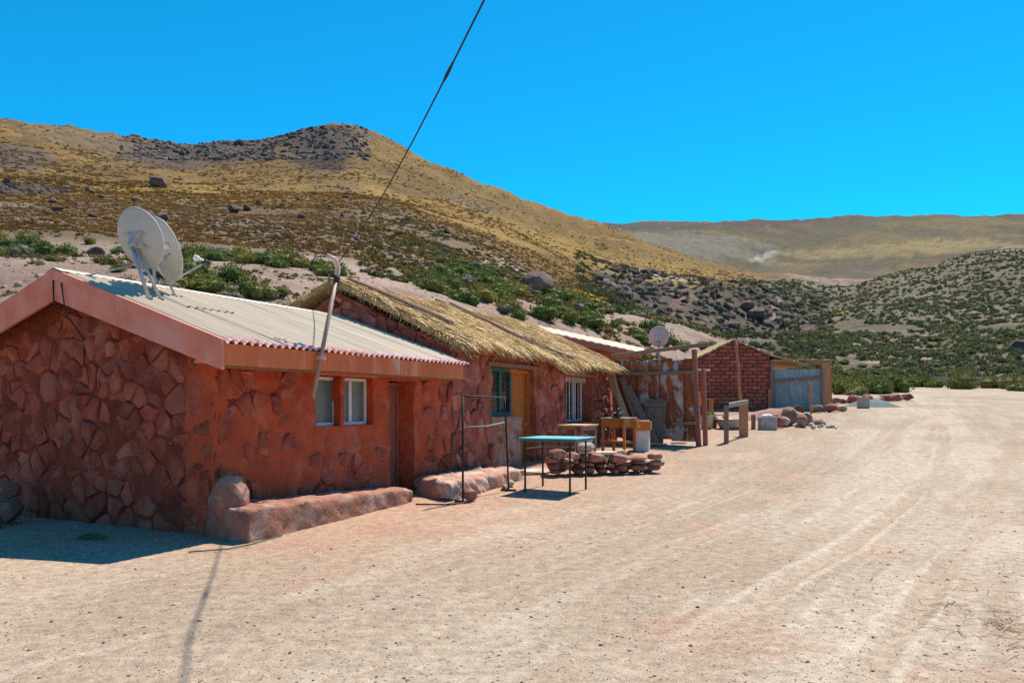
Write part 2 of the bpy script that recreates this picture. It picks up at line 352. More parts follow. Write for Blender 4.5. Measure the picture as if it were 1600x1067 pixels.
def copy_tree(o, parent=None):
    c = o.copy(); COL.objects.link(c); c.parent = parent
    for ch in list(o.children): copy_tree(ch, c)
    return c
TERRAIN = [  # set from image columns and rows: degrees from camera axis, [(distance m, rise above the valley floor m)]
    (-51.34, [(20.8,0),(57.6,6.33),(144.1,20.22),(320.2,52.41),(528.3,100.25),(960.5,158.07),(2401.2,304.57)]),
    (-33.69, [(15.0,0),(28.8,4.91),(45.7,7.99),(108.2,22.47),(180.3,37.95),(396.6,105.2),(721.1,168.07),(1802.8,304.57)]),
    (-30.26, [(15.1,0),(27.8,4.91),(44.0,7.96),(104.2,21.57),(150.5,31.54),(231.5,52.41),(399.4,107.01),(694.6,163.07),(1736.6,304.57)]),
    (-26.57, [(16.2,0),(28.0,4.99),(42.5,7.84),(100.6,21.12),(145.3,31.22),(201.2,44.07),(413.7,109.99),(670.8,163.07),(1677.1,298.32)]),
    (-22.62, [(17.9,0),(28.2,4.93),(41.2,7.58),(102.9,21.87),(151.7,33.46),(205.8,46.72),(433.3,113.74),(758.3,184.07),(1625.0,298.32)]),
    (-17.57, [(19.4,0),(28.3,4.86),(39.9,7.36),(99.6,21.39),(146.9,33.34),(199.3,47.52),(440.6,124.92),(734.3,184.07),(1573.4,298.32)]),
    (-14.93, [(20.3,0),(28.5,4.82),(40.4,7.34),(98.3,21.23),(144.9,33.22),(191.5,46.17),(269.1,70.54),(439.9,132.41),(724.5,184.07),(1552.4,298.32)]),
    (-12.68, [(21.0,0),(28.7,4.8),(41.0,7.31),(97.4,21.07),(143.5,33.22),(184.5,45.12),(266.5,71.84),(440.7,139.32),(717.5,184.07),(1537.5,298.32)]),
    (-10.85, [(21.6,0),(29.5,4.83),(41.7,7.27),(96.7,20.6),(142.5,32.52),(183.3,44.07),(264.7,70.54),(439.9,133.83),(712.7,184.07),(1527.3,298.32)]),
    (-7.59, [(22.7,0),(30.3,4.67),(42.4,6.97),(95.8,19.49),(141.2,30.77),(201.8,46.57),(443.9,122.71),(706.2,166.57),(1513.3,298.32)]),
    (-1.91, [(26.0,0),(34.0,4.25),(46.0,6.56),(95.1,16.64),(145.1,27.45),(200.1,39.74),(440.2,102.91),(700.4,149.07),(1500.8,294.57)]),
    (2.39, [(29.0,0),(38.0,4.04),(50.0,6.41),(62.1,8.12),(100.1,13.49),(145.1,22.25),(250.2,42.07),(440.4,90.81),(700.6,134.49),(1401.2,270.41)]),
    (5.71, [(31.2,0),(40.2,3.97),(52.3,5.97),(64.3,7.62),(90.4,10.32),(140.7,16.89),(180.9,24.12),(301.5,46.32),(442.2,82.74),(603.0,102.07),(1306.5,243.66)]),
    (9.46, [(35.5,0),(44.6,3.61),(56.8,5.67),(62.9,6.26),(91.2,7.1),(152.1,12.07),(174.4,19.56),(263.6,33.92),(435.9,71.59),(608.3,90.57),(1267.2,234.37)]),
    (13.13, [(39.0,0),(49.3,3.15),(61.6,5.17),(67.8,5.48),(97.6,4.61),(159.2,10.34),(184.8,20.37),(287.5,35.21),(431.3,61.57),(616.1,78.07),(1283.6,236.45)]),
    (15.82, [(44.7,0),(56.1,3.06),(64.4,4.35),(70.7,4.34),(98.7,3.42),(171.5,10.32),(197.5,21.39),(301.4,34.46),(426.1,53.32),(623.6,68.07),(1299.2,238.53)]),
    (18.43, [(63.2,0),(79.1,1.57),(100.1,3.02),(184.5,10.82),(208.7,21.38),(305.7,33.25),(400.6,44.51),(632.5,65.07),(843.3,98.07),(1317.6,241.66)]),
    (20.97, [(85.7,0),(107.1,2.66),(160.6,8.57),(198.1,13.17),(219.5,21.55),(310.6,32.52),(385.5,41.07),(642.6,65.07),(856.8,100.07),(1370.8,250.61)]),
    (23.03, [(93.4,0),(114.1,2.69),(163.0,8.57),(206.4,15.06),(249.9,21.62),(326.0,32.07),(434.6,43.41),(651.9,65.07),(869.3,102.07),(1390.8,252.74)]),
    (25.41, [(97.4,0),(116.2,2.42),(166.1,9.82),(221.4,19.91),(260.2,26.55),(332.1,32.07),(553.5,50.41),(775.0,84.91),(1417.1,254.87)]),
    (28.07, [(99.7,0),(119.0,2.6),(170.0,10.45),(226.7,22.07),(272.0,31.07),(340.0,35.07),(566.7,52.91),(793.3,87.82),(1450.7,255.94)]),
    (30.96, [(100.3,0),(119.0,2.92),(174.9,11.7),(233.2,24.91),(285.7,35.35),(349.9,40.07),(583.1,57.07),(816.3,90.74),(1492.7,257.01)]),
    (33.69, [(101.0,0),(120.2,3.49),(180.3,13.57),(240.4,27.41),(300.5,38.95),(360.6,43.82),(600.9,61.24),(841.3,93.66),(1538.4,255.94)]),
    (42.51, [(95.0,0),(122.1,4.47),(189.9,15.14),(271.3,30.74),(352.7,48.01),(542.6,66.07),(1736.4,260.21)]),
    (56.31, [(90.1,0),(144.2,4.87),(252.4,17.47),(360.6,34.07),(540.8,60.07),(901.4,90.41),(2307.6,260.21)]),
]

# ------------------------------------------------------------------ the land: one height field
def _ground_table():
    az_step = .25
    cols = [(-180.0, [(60, 0), (200, 12), (500, 60), (2500, 200)]), (-110.0, [(40, 0), (150, 14), (400, 60), (2500, 220)]), (-75.0, [(30, 0), (90, 10), (300, 50), (2500, 300)])] \
        + TERRAIN + [(85.0, [(70, 0), (140, 6), (300, 30), (2500, 240)]), (130.0, [(70, 0), (200, 10), (500, 50), (2500, 200)]), (180.0, [(60, 0), (200, 12), (500, 60), (2500, 200)])]
    LR = np.linspace(math.log(4), math.log(3600), 760)
    R = np.exp(LR); prof = []
    for a, pts in cols:
        r = [p[0] for p in pts]; z = [p[1] for p in pts]
        r = [0]+r+[4000]; z = [0]+z+[z[-1]*1.12]
        prof.append(np.interp(R, r, z))
    prof = np.array(prof); A = np.arange(-180, 180+az_step/2, az_step)
    G = np.array([np.interp(A, [c[0] for c in cols], prof[:, j]) for j in range(len(R))]).T
    def blur(G, s, axis):
        n = int(3*s)+1; k = np.exp(-.5*(np.arange(-n, n+1)/s)**2); k /= k.sum()
        pad = [(0, 0), (0, 0)]; pad[axis] = (n, n)
        P = np.pad(G, pad, mode='edge')
        out = np.zeros_like(G)
        for i, w in enumerate(k):
            sl = [slice(None)]*2; sl[axis] = slice(i, i+G.shape[axis]); out += w*P[tuple(sl)]
        return out
    G = blur(G, 2.6, 0); G = blur(G, 3.0, 1)
    return A, LR, G
_A, _LR, _G = _ground_table()
def rise(x, y):
    r = np.hypot(x, y); az = np.degrees(np.arctan2(x, y)); lr = np.log(np.maximum(r, 4.01))
    fi = np.clip((az+180)/.25, 0, len(_A)-1.001); fj = np.clip((lr-_LR[0])/(_LR[1]-_LR[0]), 0, len(_LR)-1.001)
    i = fi.astype(int); j = fj.astype(int); u = fi-i; v = fj-j
    return (_G[i, j]*(1-u)+_G[i+1, j]*u)*(1-v)+(_G[i, j+1]*(1-u)+_G[i+1, j+1]*u)*v
def valley(y):
    t = np.asarray(y, float)-11.5
    return .05*(t+np.sqrt(t*t+4))/2
# wheel ruts: the track runs from the foreground up the valley
TRACK_Y = np.array([-30, 2, 4.97, 6.36, 10.1, 16, 31, 50, 75, 95]); TRACK_X = np.array([-20, -.7, 1.28, 2.22, 4.9, 8.8, 17.3, 26.5, 38.5, 52])
RUTS = [(-4.6, .007, 11), (-3.4, .010, 1), (-2.9, .006, 12), (-2.15, .012, 2), (-1.5, .006, 13), (-.82, .008, 3), (0, .020, 4), (.32, .008, 14), (.75, .007, 5), (1.55, .017, 6), (1.85, .007, 15), (2.7, .010, 7), (3.4, .006, 16), (4.1, .010, 8), (5.5, .008, 9), (6.4, .007, 17)]
def ruts(x, y):
    cx = np.interp(y, TRACK_Y, TRACK_X); t = np.zeros_like(x)
    for off, dep, sd in RUTS:
        w = (x-cx)*.86-off*(.55+.0*y)*1.25+ .28*(vn(y*.09+sd*7, y*0, sd)-.5)+.05*(vn(y*.9, y*0, sd+20)-.5)
        t += dep*(.35+1.1*vn(y*.35, y*0+sd, sd+40))*(-np.exp(-(w/.085)**2)+.5*np.exp(-((np.abs(w)-.165)/.055)**2))
    fade = np.clip((60-y)/30, 0, 1)*np.clip((y+10)/8, 0, 1)
    return t*fade*(.45+.9*vn(x*.25, y*.25, 77))
def H(x, y):
    x = np.asarray(x, float); y = np.asarray(y, float)
    off = rise(x, y); r = np.hypot(x, y); m = np.clip(off/4.0, 0, 1)
    z = valley(y)+off
    z = z+m*np.clip(r/30-.4, 0, 1)*.9*(fbm(x/7, y/7, 3, 4)-.5)
    far = np.clip((r-70)/120, 0, 1)
    z = z+m*far*6.0*(fbm(x/42, y/42, 5, 4)-.5)
    # gullies and ledges on the mountain
    g = fbm(x/60+.8*fbm(x/90, y/90, 8, 2), y/60, 11, 4); rid = 1-np.abs(2*g-1)
    z = z+m*np.clip((r-150)/200, 0, 1)*7.0*(rid**2-.5)
    z = z+m*np.clip((r-900)/400, 0, 1)*26*(fbm(x/190, y/190, 23, 4)-.5)
    z = z+.022*(fbm(x/1.7, y/1.7, 31, 3)-.5)+.10*(fbm(x/6, y/6, 33, 2)-.5)*np.clip((np.hypot(x+1, y-11)-5)/10, 0, 1)
    near = r < 110
    if np.any(near): z = z+np.where(near, ruts(x, y), 0)
    return z
def Hs(x, y): return float(H(np.array([x]), np.array([y]))[0])
def image_column(x, y): return 800+1200*x/np.maximum(y, 1e-3)           # image pixel coordinates (column, row) used to place the rock and grass patches
def image_row(y, z): return 632-1200*(z-1.5)/np.maximum(y, 1e-3)  # image pixel row of a point on the land

def smooth(a, b, x):
    t = np.clip((x-a)/(b-a), 0, 1); return t*t*(3-2*t)
def land_colour(x, y, z):
    """what grows or lies where: albedo of the ground cover"""
    r = np.hypot(x, y); n = len(x); rise_ = rise(x, y)
    B = image_column(x, y); E = image_row(y, z)
    n1 = fbm(x/2.2, y/2.2, 41, 4); n2 = fbm(x/14, y/14, 43, 4); n3 = fbm(x/60, y/60, 47, 4); n4 = fbm(x/.5, y/.5, 49, 3)
    def C(*c): return np.array(c)[None, :]*np.ones((n, 1))
    def mix(a, b, t): return a*(1-t[:, None])+b*t[:, None]
    # trodden yard: pale sandy track, redder earth along the houses
    c = mix(C(.44, .358, .268), C(.345, .268, .192), smooth(.35, .65, n1*.6+n2*.4))
    cx = np.interp(y, TRACK_Y, TRACK_X); side = np.abs(x-cx)
    c = mix(c, C(.50, .42, .332), smooth(4.5, .5, side)*.7*smooth(.38, .58, fbm(((x-cx)*1.4)/1.0, y/5.0, 59, 4)))
    d_house = (x+3.37)*.900-(y-8.7)*.435                               # metres out from the house fronts
    c = mix(c, C(.46, .285, .20), smooth(5.5, .5, d_house)*smooth(-1, 4, y-6)*smooth(50, 30, y)*(.35+.6*smooth(.35, .65, n2)))
    red = smooth(.60, .70, fbm(x/1.3, y/1.3, 57, 4)); c = mix(c, C(.42, .25, .175), red*.45)
    st = fbm((x-cx*.9)/.35, y/2.2, 63, 4); c = mix(c, C(.38, .285, .205), smooth(.56, .70, st)*.5*smooth(9, 4, side)); c = mix(c, C(.52, .445, .35), smooth(.44, .30, st)*.3*smooth(9, 4, side))
    rt = ruts(x, y); c = mix(c, C(.43, .325, .235), smooth(0, -.016, rt)*.7); c = mix(c, C(.56, .475, .37), smooth(.002, .009, rt)*.5)
    # bank behind the houses: pinkish stony dirt
    m = smooth(.2, 1.4, rise_)
    bank = mix(C(.34, .245, .19), C(.265, .18, .135), smooth(.35, .65, n1)); bank = mix(bank, C(.39, .30, .24), smooth(.55, .7, n2)*.6)
    c = mix(c, bank, m)
    # lower slope, stony brown with dry tufts
    low = mix(C(.18, .12, .062), C(.13, .09, .052), smooth(.35, .65, n2))
    left = smooth(1010, 900, B)*(y > 0)
    edge = 39+10*(n2-.5)+10*smooth(500, 800, B)+6*smooth(850, 900, B)
    c = mix(c, low, smooth(0, 10, r-edge)*np.where((B < 1300) & (y > 0), 1, 0)*smooth(1260, 1150, B))
    gold = mix(C(.27, .162, .056), C(.20, .124, .047), smooth(.38, .62, n3*.5+n2*.5))
    c = mix(c, gold, smooth(70, 125, r+40*(n2-.5))*smooth(1290, 1180, B)*np.where(y > 0, 1, 0)*.9)
    # far side, right-hand slope and plateau
    right = mix(C(.215, .180, .128), C(.155, .135, .088), smooth(.4, .6, n2))
    wr = smooth(1110, 1230, B+60*(n2-.5))*smooth(86, 105, r)*np.where(y > 0, 1, 0)
    wr = np.maximum(wr, np.where((y <= 0) & (r > 60), 1.0, 0))
    c = mix(c, right, wr*smooth(330, 280, r))
    gully = smooth(905, 960, B)*smooth(85, 100, r)*smooth(222, 200, r)*np.where(y > 0, 1, 0)*smooth(1290, 1240, B)
    c = mix(c, mix(C(.15, .118, .092), C(.10, .08, .066), smooth(.4, .6, n2)), gully)
    plate = mix(C(.175, .132, .07), C(.12, .10, .066), smooth(.4, .62, n3))
    c = mix(c, plate, smooth(520, 620, r)*np.where(y > 0, 1, 0)*smooth(-400, 0, B))
    # patches placed in image pixels: column, row, half-sizes, slant, colour, strength, nearest distance
    P = [(300, 240, 130, 26, -.05, (.105, .083, .073), .9, 200), (420, 216, 150, 16, -.05, (.12, .095, .085), .9, 250), (505, 228, 62, 34, .1, (.105, .082, .075), .95, 200), (500, 250, 60, 14, .05, (.05, .045, .043), .9, 180),
         (30, 245, 55, 22, .1, (.12, .095, .085), .9, 150), (150, 222, 110, 14, .15, (.17, .135, .1), .6, 200), (40, 293, 75, 9, 0, (.085, .068, .06), .95, 70), (60, 345, 70, 16, .25, (.19, .15, .105), .7, 60),
         (200, 300, 130, 9, 0, (.36, .225, .06), .8, 60), (430, 305, 190, 12, -.02, (.34, .21, .06), .65, 60), (230, 322, 150, 7, 0, (.20, .155, .095), .6, 60), (640, 370, 110, 45, .42, (.18, .135, .09), .85, 50), (480, 372, 170, 30, .1, (.19, .14, .09), .65, 50),
         (830, 372, 260, 16, .31, (.33, .205, .055), .75, 60), (1010, 410, 170, 14, .25, (.33, .21, .06), .7, 60), (730, 315, 60, 8, .4, (.17, .14, .10), .6, 100), (905, 458, 58, 9, .22, (.52, .37, .065), .95, 55), (845, 432, 16, 4, .1, (.55, .40, .07), .9, 55),
         (760, 425, 95, 26, .15, (.36, .29, .24), .75, 45), (690, 405, 60, 16, .1, (.30, .22, .14), .6, 45), (1040, 432, 60, 5, .15, (.46, .42, .34), .5, 60), (1215, 482, 17, 36, .1, (.33, .225, .205), .95, 90), (1060, 480, 25, 24, -.6, (.24, .135, .11), .7, 90),
         (1300, 492, 36, 5, -.32, (.50, .35, .09), .95, 100), (1400, 555, 78, 24, .1, (.40, .275, .245), .9, 88), (1530, 588, 80, 10, .05, (.25, .135, .12), .85, 86), (1195, 400, 26, 7, -.3, (.48, .45, .40), .85, 600), (1200, 391, 18, 4, -.3, (.06, .055, .05), .9, 600), (1345, 424, 40, 9, -.1, (.13, .11, .09), .8, 600), (1180, 412, 6, 4, 0, (.07, .06, .055), .9, 600),
         (1010, 355, 120, 8, -.01, (.085, .073, .066), .9, 700), (1200, 348, 120, 7, -.05, (.085, .073, .066), .85, 700), (1060, 385, 170, 24, .05, (.19, .175, .14), .8, 700), (1400, 392, 180, 12, -.05, (.33, .245, .115), .6, 600)]
    k = (y > 40)
    for (b, e, rb, re, sl, colr, st, rmin) in P:
        db = B-b; de = E-e-sl*db; d = np.sqrt((db/rb)**2+(de/re)**2)+1.1*(n2-.5)+.5*(n1-.5)+.7*(n3-.5)
        c = mix(c, C(*colr), smooth(1.05, .75, d)*st*k*(r > rmin))
    return np.clip(c*(.93+.14*n4[:, None]), .01, .9)

def land_mat():
    m, nt, b = new_mat('land')
    a = nt.nodes.new('ShaderNodeAttribute'); a.attribute_name = 'col'
    fa = nt.nodes.new('ShaderNodeAttribute'); fa.attribute_name = 'distance_band'; far = fa.outputs['Fac']
    wa = nt.nodes.new('ShaderNodeAttribute'); wa.attribute_name = 'wild'; wild = wa.outputs['Fac']
    v = coords(nt, 'Object', randomise=False)
    nf = noise(nt, v, 9, 7, .68); nm = noise(nt, v, .8, 6, .65); nl = noise(nt, v, .11, 6, .7); grit = noise(nt, v, 55, 4, .7)
    hs = nt.nodes.new('ShaderNodeHueSaturation'); nt.links.new(a.outputs['Color'], hs.inputs['Color'])
    mr = nt.nodes.new('ShaderNodeMapRange'); mr.inputs[1].default_value = .3; mr.inputs[2].default_value = .7; mr.inputs[3].default_value = .66; mr.inputs[4].default_value = 1.28
    nt.links.new(nf, mr.inputs[0]); nt.links.new(mr.outputs[0], hs.inputs['Value'])
    col = hs.outputs[0]
    # dark grit and pale crumbs on the near ground
    gm = nt.nodes.new('ShaderNodeMath'); gm.operation = 'SUBTRACT'; gm.inputs[0].default_value = 1.0; nt.links.new(far, gm.inputs[1])
    g1 = nt.nodes.new('ShaderNodeMath'); g1.operation = 'MULTIPLY'; nt.links.new(ramp(nt, grit, .56, .66), g1.inputs[0]); nt.links.new(gm.outputs[0], g1.inputs[1])
    g1b = nt.nodes.new('ShaderNodeMath'); g1b.operation = 'MULTIPLY'; nt.links.new(g1.outputs[0], g1b.inputs[0]); g1b.inputs[1].default_value = .55
    col = mixc(nt, g1b.outputs[0], col, (.19, .12, .085))
    # gravel: single small stones, dark or pale, packed into the dirt
    for sc_, frac, tone in ((60, .10, (.15, .10, .075)), (38, .045, (.09, .07, .06)), (85, .12, (.60, .52, .43)), (130, .16, (.22, .155, .115))):
        vo = nt.nodes.new('ShaderNodeTexVoronoi'); vo.inputs['Scale'].default_value = sc_; nt.links.new(v, vo.inputs['Vector'])
        sx = nt.nodes.new('ShaderNodeSeparateColor'); nt.links.new(vo.outputs['Color'], sx.inputs[0])
        t1 = nt.nodes.new('ShaderNodeMath'); t1.operation = 'LESS_THAN'; t1.inputs[1].default_value = frac; nt.links.new(sx.outputs[0], t1.inputs[0])
        t2 = nt.nodes.new('ShaderNodeMath'); t2.operation = 'LESS_THAN'; t2.inputs[1].default_value = .42; nt.links.new(vo.outputs['Distance'], t2.inputs[0])
        t3 = nt.nodes.new('ShaderNodeMath'); t3.operation = 'MULTIPLY'; nt.links.new(t1.outputs[0], t3.inputs[0]); nt.links.new(t2.outputs[0], t3.inputs[1])
        t4 = nt.nodes.new('ShaderNodeMath'); t4.operation = 'MULTIPLY'; nt.links.new(t3.outputs[0], t4.inputs[0]); nt.links.new(gm.outputs[0], t4.inputs[1])
        t5 = nt.nodes.new('ShaderNodeMath'); t5.operation = 'MULTIPLY'; t5.inputs[1].default_value = .75; nt.links.new(t4.outputs[0], t5.inputs[0])
        col = mixc(nt, t5.outputs[0], col, tone)
    # tussocks and stones too far to tell apart
    def specks(scale, lo, hi, colour, gate):
        vo = nt.nodes.new('ShaderNodeTexVoronoi'); vo.inputs['Scale'].default_value = scale; nt.links.new(v, vo.inputs['Vector'])
        s = ramp(nt, vo.outputs['Distance'], hi, lo)
        mm = nt.nodes.new('ShaderNodeMath'); mm.operation = 'MULTIPLY'; nt.links.new(s, mm.inputs[0]); nt.links.new(gate, mm.inputs[1])
        m2 = nt.nodes.new('ShaderNodeMath'); m2.operation = 'MULTIPLY'; nt.links.new(mm.outputs[0], m2.inputs[0]); nt.links.new(ramp(nt, nm, .35, .6), m2.inputs[1])
        return m2.outputs[0]
    col = mixc(nt, specks(.55, .12, .42, None, far), col, (.095, .075, .045))
    col = mixc(nt, specks(.16, .10, .45, None, far), col, (.10, .082, .052))
    col = mixc(nt, specks(2.2, .10, .34, None, wild), col, (.16, .105, .075))
    l2 = nt.nodes.new('ShaderNodeMapRange'); l2.inputs[1].default_value = .3; l2.inputs[2].default_value = .7; l2.inputs[3].default_value = .75; l2.inputs[4].default_value = 1.2
    nt.links.new(nl, l2.inputs[0]); h2 = nt.nodes.new('ShaderNodeHueSaturation'); nt.links.new(col, h2.inputs['Color'])
    fx = nt.nodes.new('ShaderNodeMix'); fx.data_type = 'FLOAT'; fx.inputs[2].default_value = 1.0; nt.links.new(wild, fx.inputs[0]); nt.links.new(l2.outputs[0], fx.inputs[3])
    nt.links.new(fx.outputs[0], h2.inputs['Value'])
    nt.links.new(h2.outputs[0], b.inputs['Base Color'])
    b.inputs['Roughness'].default_value = .97; b.inputs['Specular IOR Level'].default_value = .08
    n0 = bump(nt, None, nf, .5, .03); n0 = bump(nt, None, grit, .7, .010, n0)
    bm_ = nt.nodes.new('ShaderNodeBump'); bm_.inputs['Distance'].default_value = .9; nt.links.new(nm, bm_.inputs['Height']); nt.links.new(n0, bm_.inputs['Normal'])
    k1 = nt.nodes.new('ShaderNodeMath'); k1.operation = 'MULTIPLY'; k1.inputs[1].default_value = .7; nt.links.new(far, k1.inputs[0]); nt.links.new(k1.outputs[0], bm_.inputs['Strength'])
    nt.links.new(bm_.outputs[0], b.inputs['Normal'])
    return m
M['land'] = land_mat()

def build_land():
    th = np.radians(np.concatenate([np.linspace(-180, -44, 70)[:-1], np.linspace(-44, 44, 620)[:-1], np.linspace(44, 180, 70)]))
    rr = np.exp(np.concatenate([np.linspace(math.log(.4), math.log(3.5), 16)[:-1], np.linspace(math.log(3.5), math.log(110), 300)[:-1], np.linspace(math.log(110), math.log(3200), 190)]))
    T, Rr = np.meshgrid(th, rr); X = (np.sin(T)*Rr).ravel(); Y = (np.cos(T)*Rr).ravel(); Z = H(X, Y)
    nT = len(th); nR = len(rr)
    cols = land_colour(X, Y, Z)
    r = np.hypot(X, Y); ris = rise(X, Y)
    far = smooth(60, 130, r); wild = np.clip(smooth(.3, 1.5, ris)+smooth(100, 130, r), 0, 1)
    Pn = np.stack([X, Y, Z], 1).reshape(nR, nT, 3)
    du = np.gradient(Pn, axis=1); dv = np.gradient(Pn, axis=0); nrm = np.cross(du, dv); nrm /= np.linalg.norm(nrm, axis=2, keepdims=True)+1e-12
    nrm[nrm[..., 2] < 0] *= -1; nrm = nrm.reshape(-1, 3)
    i, j = np.meshgrid(np.arange(nR-1), np.arange(nT-1), indexing='ij'); a = (i*nT+j).ravel()
    F = np.stack([a, a+1, a+nT+1, a+nT], 1)
    fi = i.ravel(); fj = j.ravel(); rc = rr[fi]; ac = np.degrees(th[fj]); rsc = ris.reshape(nR, nT)[fi, fj]
    zone = np.zeros(len(F), int)                                    # 0 yard and track, 1 near bank, 2 mountain, 3 right slope, 4 far ridge
    zone[(rsc > .05)] = 1; zone[(rc > 66) & (rsc > .05)] = 2
    zone[(ac > 17) & (rc > 60) & (rsc > .05)] = 3; zone[rc > 560] = 4
    names = [('dirt_ground', 'pale sandy dirt yard and rutted track running up the valley'), ('bank', 'pinkish stony bank with bushes rising behind the houses'),
             ('mountain', 'golden brown mountain slope with dark rocky crest'), ('hillside', 'grey shrubby hillside right of the valley'), ('far_ridge', 'distant flat-topped tan ridge on the skyline')]
    for zi, (nm, lab) in enumerate(names):
        sel = F[zone == zi]
        used, inv = np.unique(sel, return_inverse=True)
        me = np_mesh(nm, np.stack([X, Y, Z], 1)[used], inv.reshape(-1, 4), cols[used], True)
        for an, arr in (('distance_band', far), ('wild', wild)):
            at = me.attributes.new(an, 'FLOAT', 'POINT'); at.data.foreach_set('value', arr[used].astype(np.float32))
        me.normals_split_custom_set_from_vertices(nrm[used].astype(np.float32))
        o = mesh_obj(nm, me, 'land'); tag(o, lab, None, None, 'structure')
build_land()

# ------------------------------------------------------------------ walls of rubble and mud
HOUSE_O = Vector((-3.37, 8.7, 0)); HOUSE_ROT = math.atan2(1, .483)       # local x runs along the fronts, local y into the houses
E1 = Vector((math.cos(HOUSE_ROT), math.sin(HOUSE_ROT), 0)); EIN = Vector((-E1.y, E1.x, 0))
def HW(s, d, z=None):
    """house coordinates (along, out from the front) -> world"""
    p = HOUSE_O+E1*s-EIN*d
    return Vector((p.x, p.y, Hs(p.x, p.y) if z is None else z))
def ground_at(s, d): return HW(s, d).z

def divide(a, b, step):
    n = max(1, int(round((b-a)/step))); return [a+(b-a)*i/n for i in range(n)]
def relief_wall(name, mat, parent, mapf, a0, a1, z0, z1, holes=(), thick=.4, cell=.06, amp=.03, seed=0, top=None, wob=.012, freq=3.0):
    """solid wall with a lumpy hand-plastered face; openings keep their reveals"""
    ca = sorted({round(v, 4) for v in [a0, a1]+[h[0] for h in holes]+[h[1] for h in holes] if a0-1e-6 <= v <= a1+1e-6})
    cz = sorted({round(v, 4) for v in [z0, z1]+[h[2] for h in holes]+[h[3] for h in holes] if z0-1e-6 <= v <= z1+1e-6})
    A = [v for p, q in zip(ca, ca[1:]) for v in divide(p, q, cell)]+[ca[-1]]
    Z = [v for p, q in zip(cz, cz[1:]) for v in divide(p, q, cell)]+[cz[-1]]
    A = np.array(A); Z = np.array(Z); nA, nZ = len(A), len(Z)
    GA, GZ = np.meshgrid(A, Z)
    if top is not None:
        tp = np.array([top(a) for a in A])[None, :]; GZ = z0+(GZ-z0)/(z1-z0)*(tp-z0)
    d = amp*(2*fbm(GA*freq, GZ*freq, seed, 4)-.94)+amp*.35*(vn(GA*11, GZ*11, seed+9)-.5)
    WA = GA+wob*2*(vn(GA*4, GZ*4, seed+21)-.5); WZ = GZ+wob*2*(vn(GA*4, GZ*4, seed+22)-.5)
    inc = np.ones((nZ-1, nA-1), bool)
    for i in range(nZ-1):
        for j in range(nA-1):
            am = (A[j]+A[j+1])/2; zm = (Z[i]+Z[i+1])/2
            if any(h[0] < am < h[1] and h[2] < zm < h[3] for h in holes): inc[i, j] = False
    V = []; idx = {}
    def vert(i, j, back):
        k = (i, j, back)
        if k not in idx:
            idx[k] = len(V); V.append(mapf(float(WA[i, j]), float(WZ[i, j]), -thick if back else float(d[i, j])))
        return idx[k]
    F = []
    for i in range(nZ-1):
        for j in range(nA-1):
            if not inc[i, j]: continue
            q = [(i, j), (i, j+1), (i+1, j+1), (i+1, j)]
            F.append([vert(*p, 0) for p in q]); F.append([vert(*p, 1) for p in q][::-1])
            for (p, r, ni, nj) in ((q[0], q[1], i-1, j), (q[1], q[2], i, j+1), (q[2], q[3], i+1, j), (q[3], q[0], i, j-1)):
                if not (0 <= ni < nZ-1 and 0 <= nj < nA-1) or not inc[ni, nj]:
                    F.append([vert(*p, 0), vert(*p, 1), vert(*r, 1), vert(*r, 0)])
    me = bpy.data.meshes.new(name); me.from_pydata(V, [], F); me.update()
    bm = bmesh.new(); bm.from_mesh(me); bmesh.ops.recalc_face_normals(bm, faces=bm.faces); bm.to_mesh(me); bm.free()
    me.polygons.foreach_set('use_smooth', [True]*len(me.polygons)); me.set_sharp_from_angle(angle=math.radians(50))
    return mesh_obj(name, me, mat, parent)

def voronoi_cells(poly, size, seed, aspect=1.0):
    r = random.Random(seed); xs = [p[0] for p in poly]; ys = [p[1] for p in poly]; pts = []
    nx = int((max(xs)-min(xs))/(size*aspect))+1; ny = int((max(ys)-min(ys))/size)+1
    for j in range(ny):
        for i in range(nx):
            if r.random() < .12: continue
            pts.append((min(xs)+(i+.5+(.25 if j % 2 else -.25)+r.uniform(-.5, .5))*size*aspect, min(ys)+(j+.5+r.uniform(-.5, .5))*size))
            if r.random() < .14: pts.append((pts[-1][0]+size*aspect*.5, pts[-1][1]+r.uniform(-.3, .3)*size))
    def clip(pg, nx_, ny_, c):
        out = []
        for k in range(len(pg)):
            p, q = pg[k], pg[(k+1) % len(pg)]; dp = p[0]*nx_+p[1]*ny_-c; dq = q[0]*nx_+q[1]*ny_-c
            if dp <= 0: out.append(p)
            if (dp < 0 < dq) or (dq < 0 < dp): t = dp/(dp-dq); out.append((p[0]+(q[0]-p[0])*t, p[1]+(q[1]-p[1])*t))
        return out
    cells = []
    for k, p in enumerate(pts):
        pg = list(poly)
        for m, q in enumerate(pts):
            if m == k or abs(q[0]-p[0]) > 3*size*aspect or abs(q[1]-p[1]) > 3*size: continue
            n_ = (q[0]-p[0], q[1]-p[1]); c = ((q[0]**2+q[1]**2)-(p[0]**2+p[1]**2))/2
            pg = clip(pg, n_[0], n_[1], c)
            if len(pg) < 3: break
        if len(pg) >= 3: cells.append(pg)
    return cells
def area2(pg): return abs(sum(pg[k][0]*pg[(k+1) % len(pg)][1]-pg[(k+1) % len(pg)][0]*pg[k][1] for k in range(len(pg))))/2
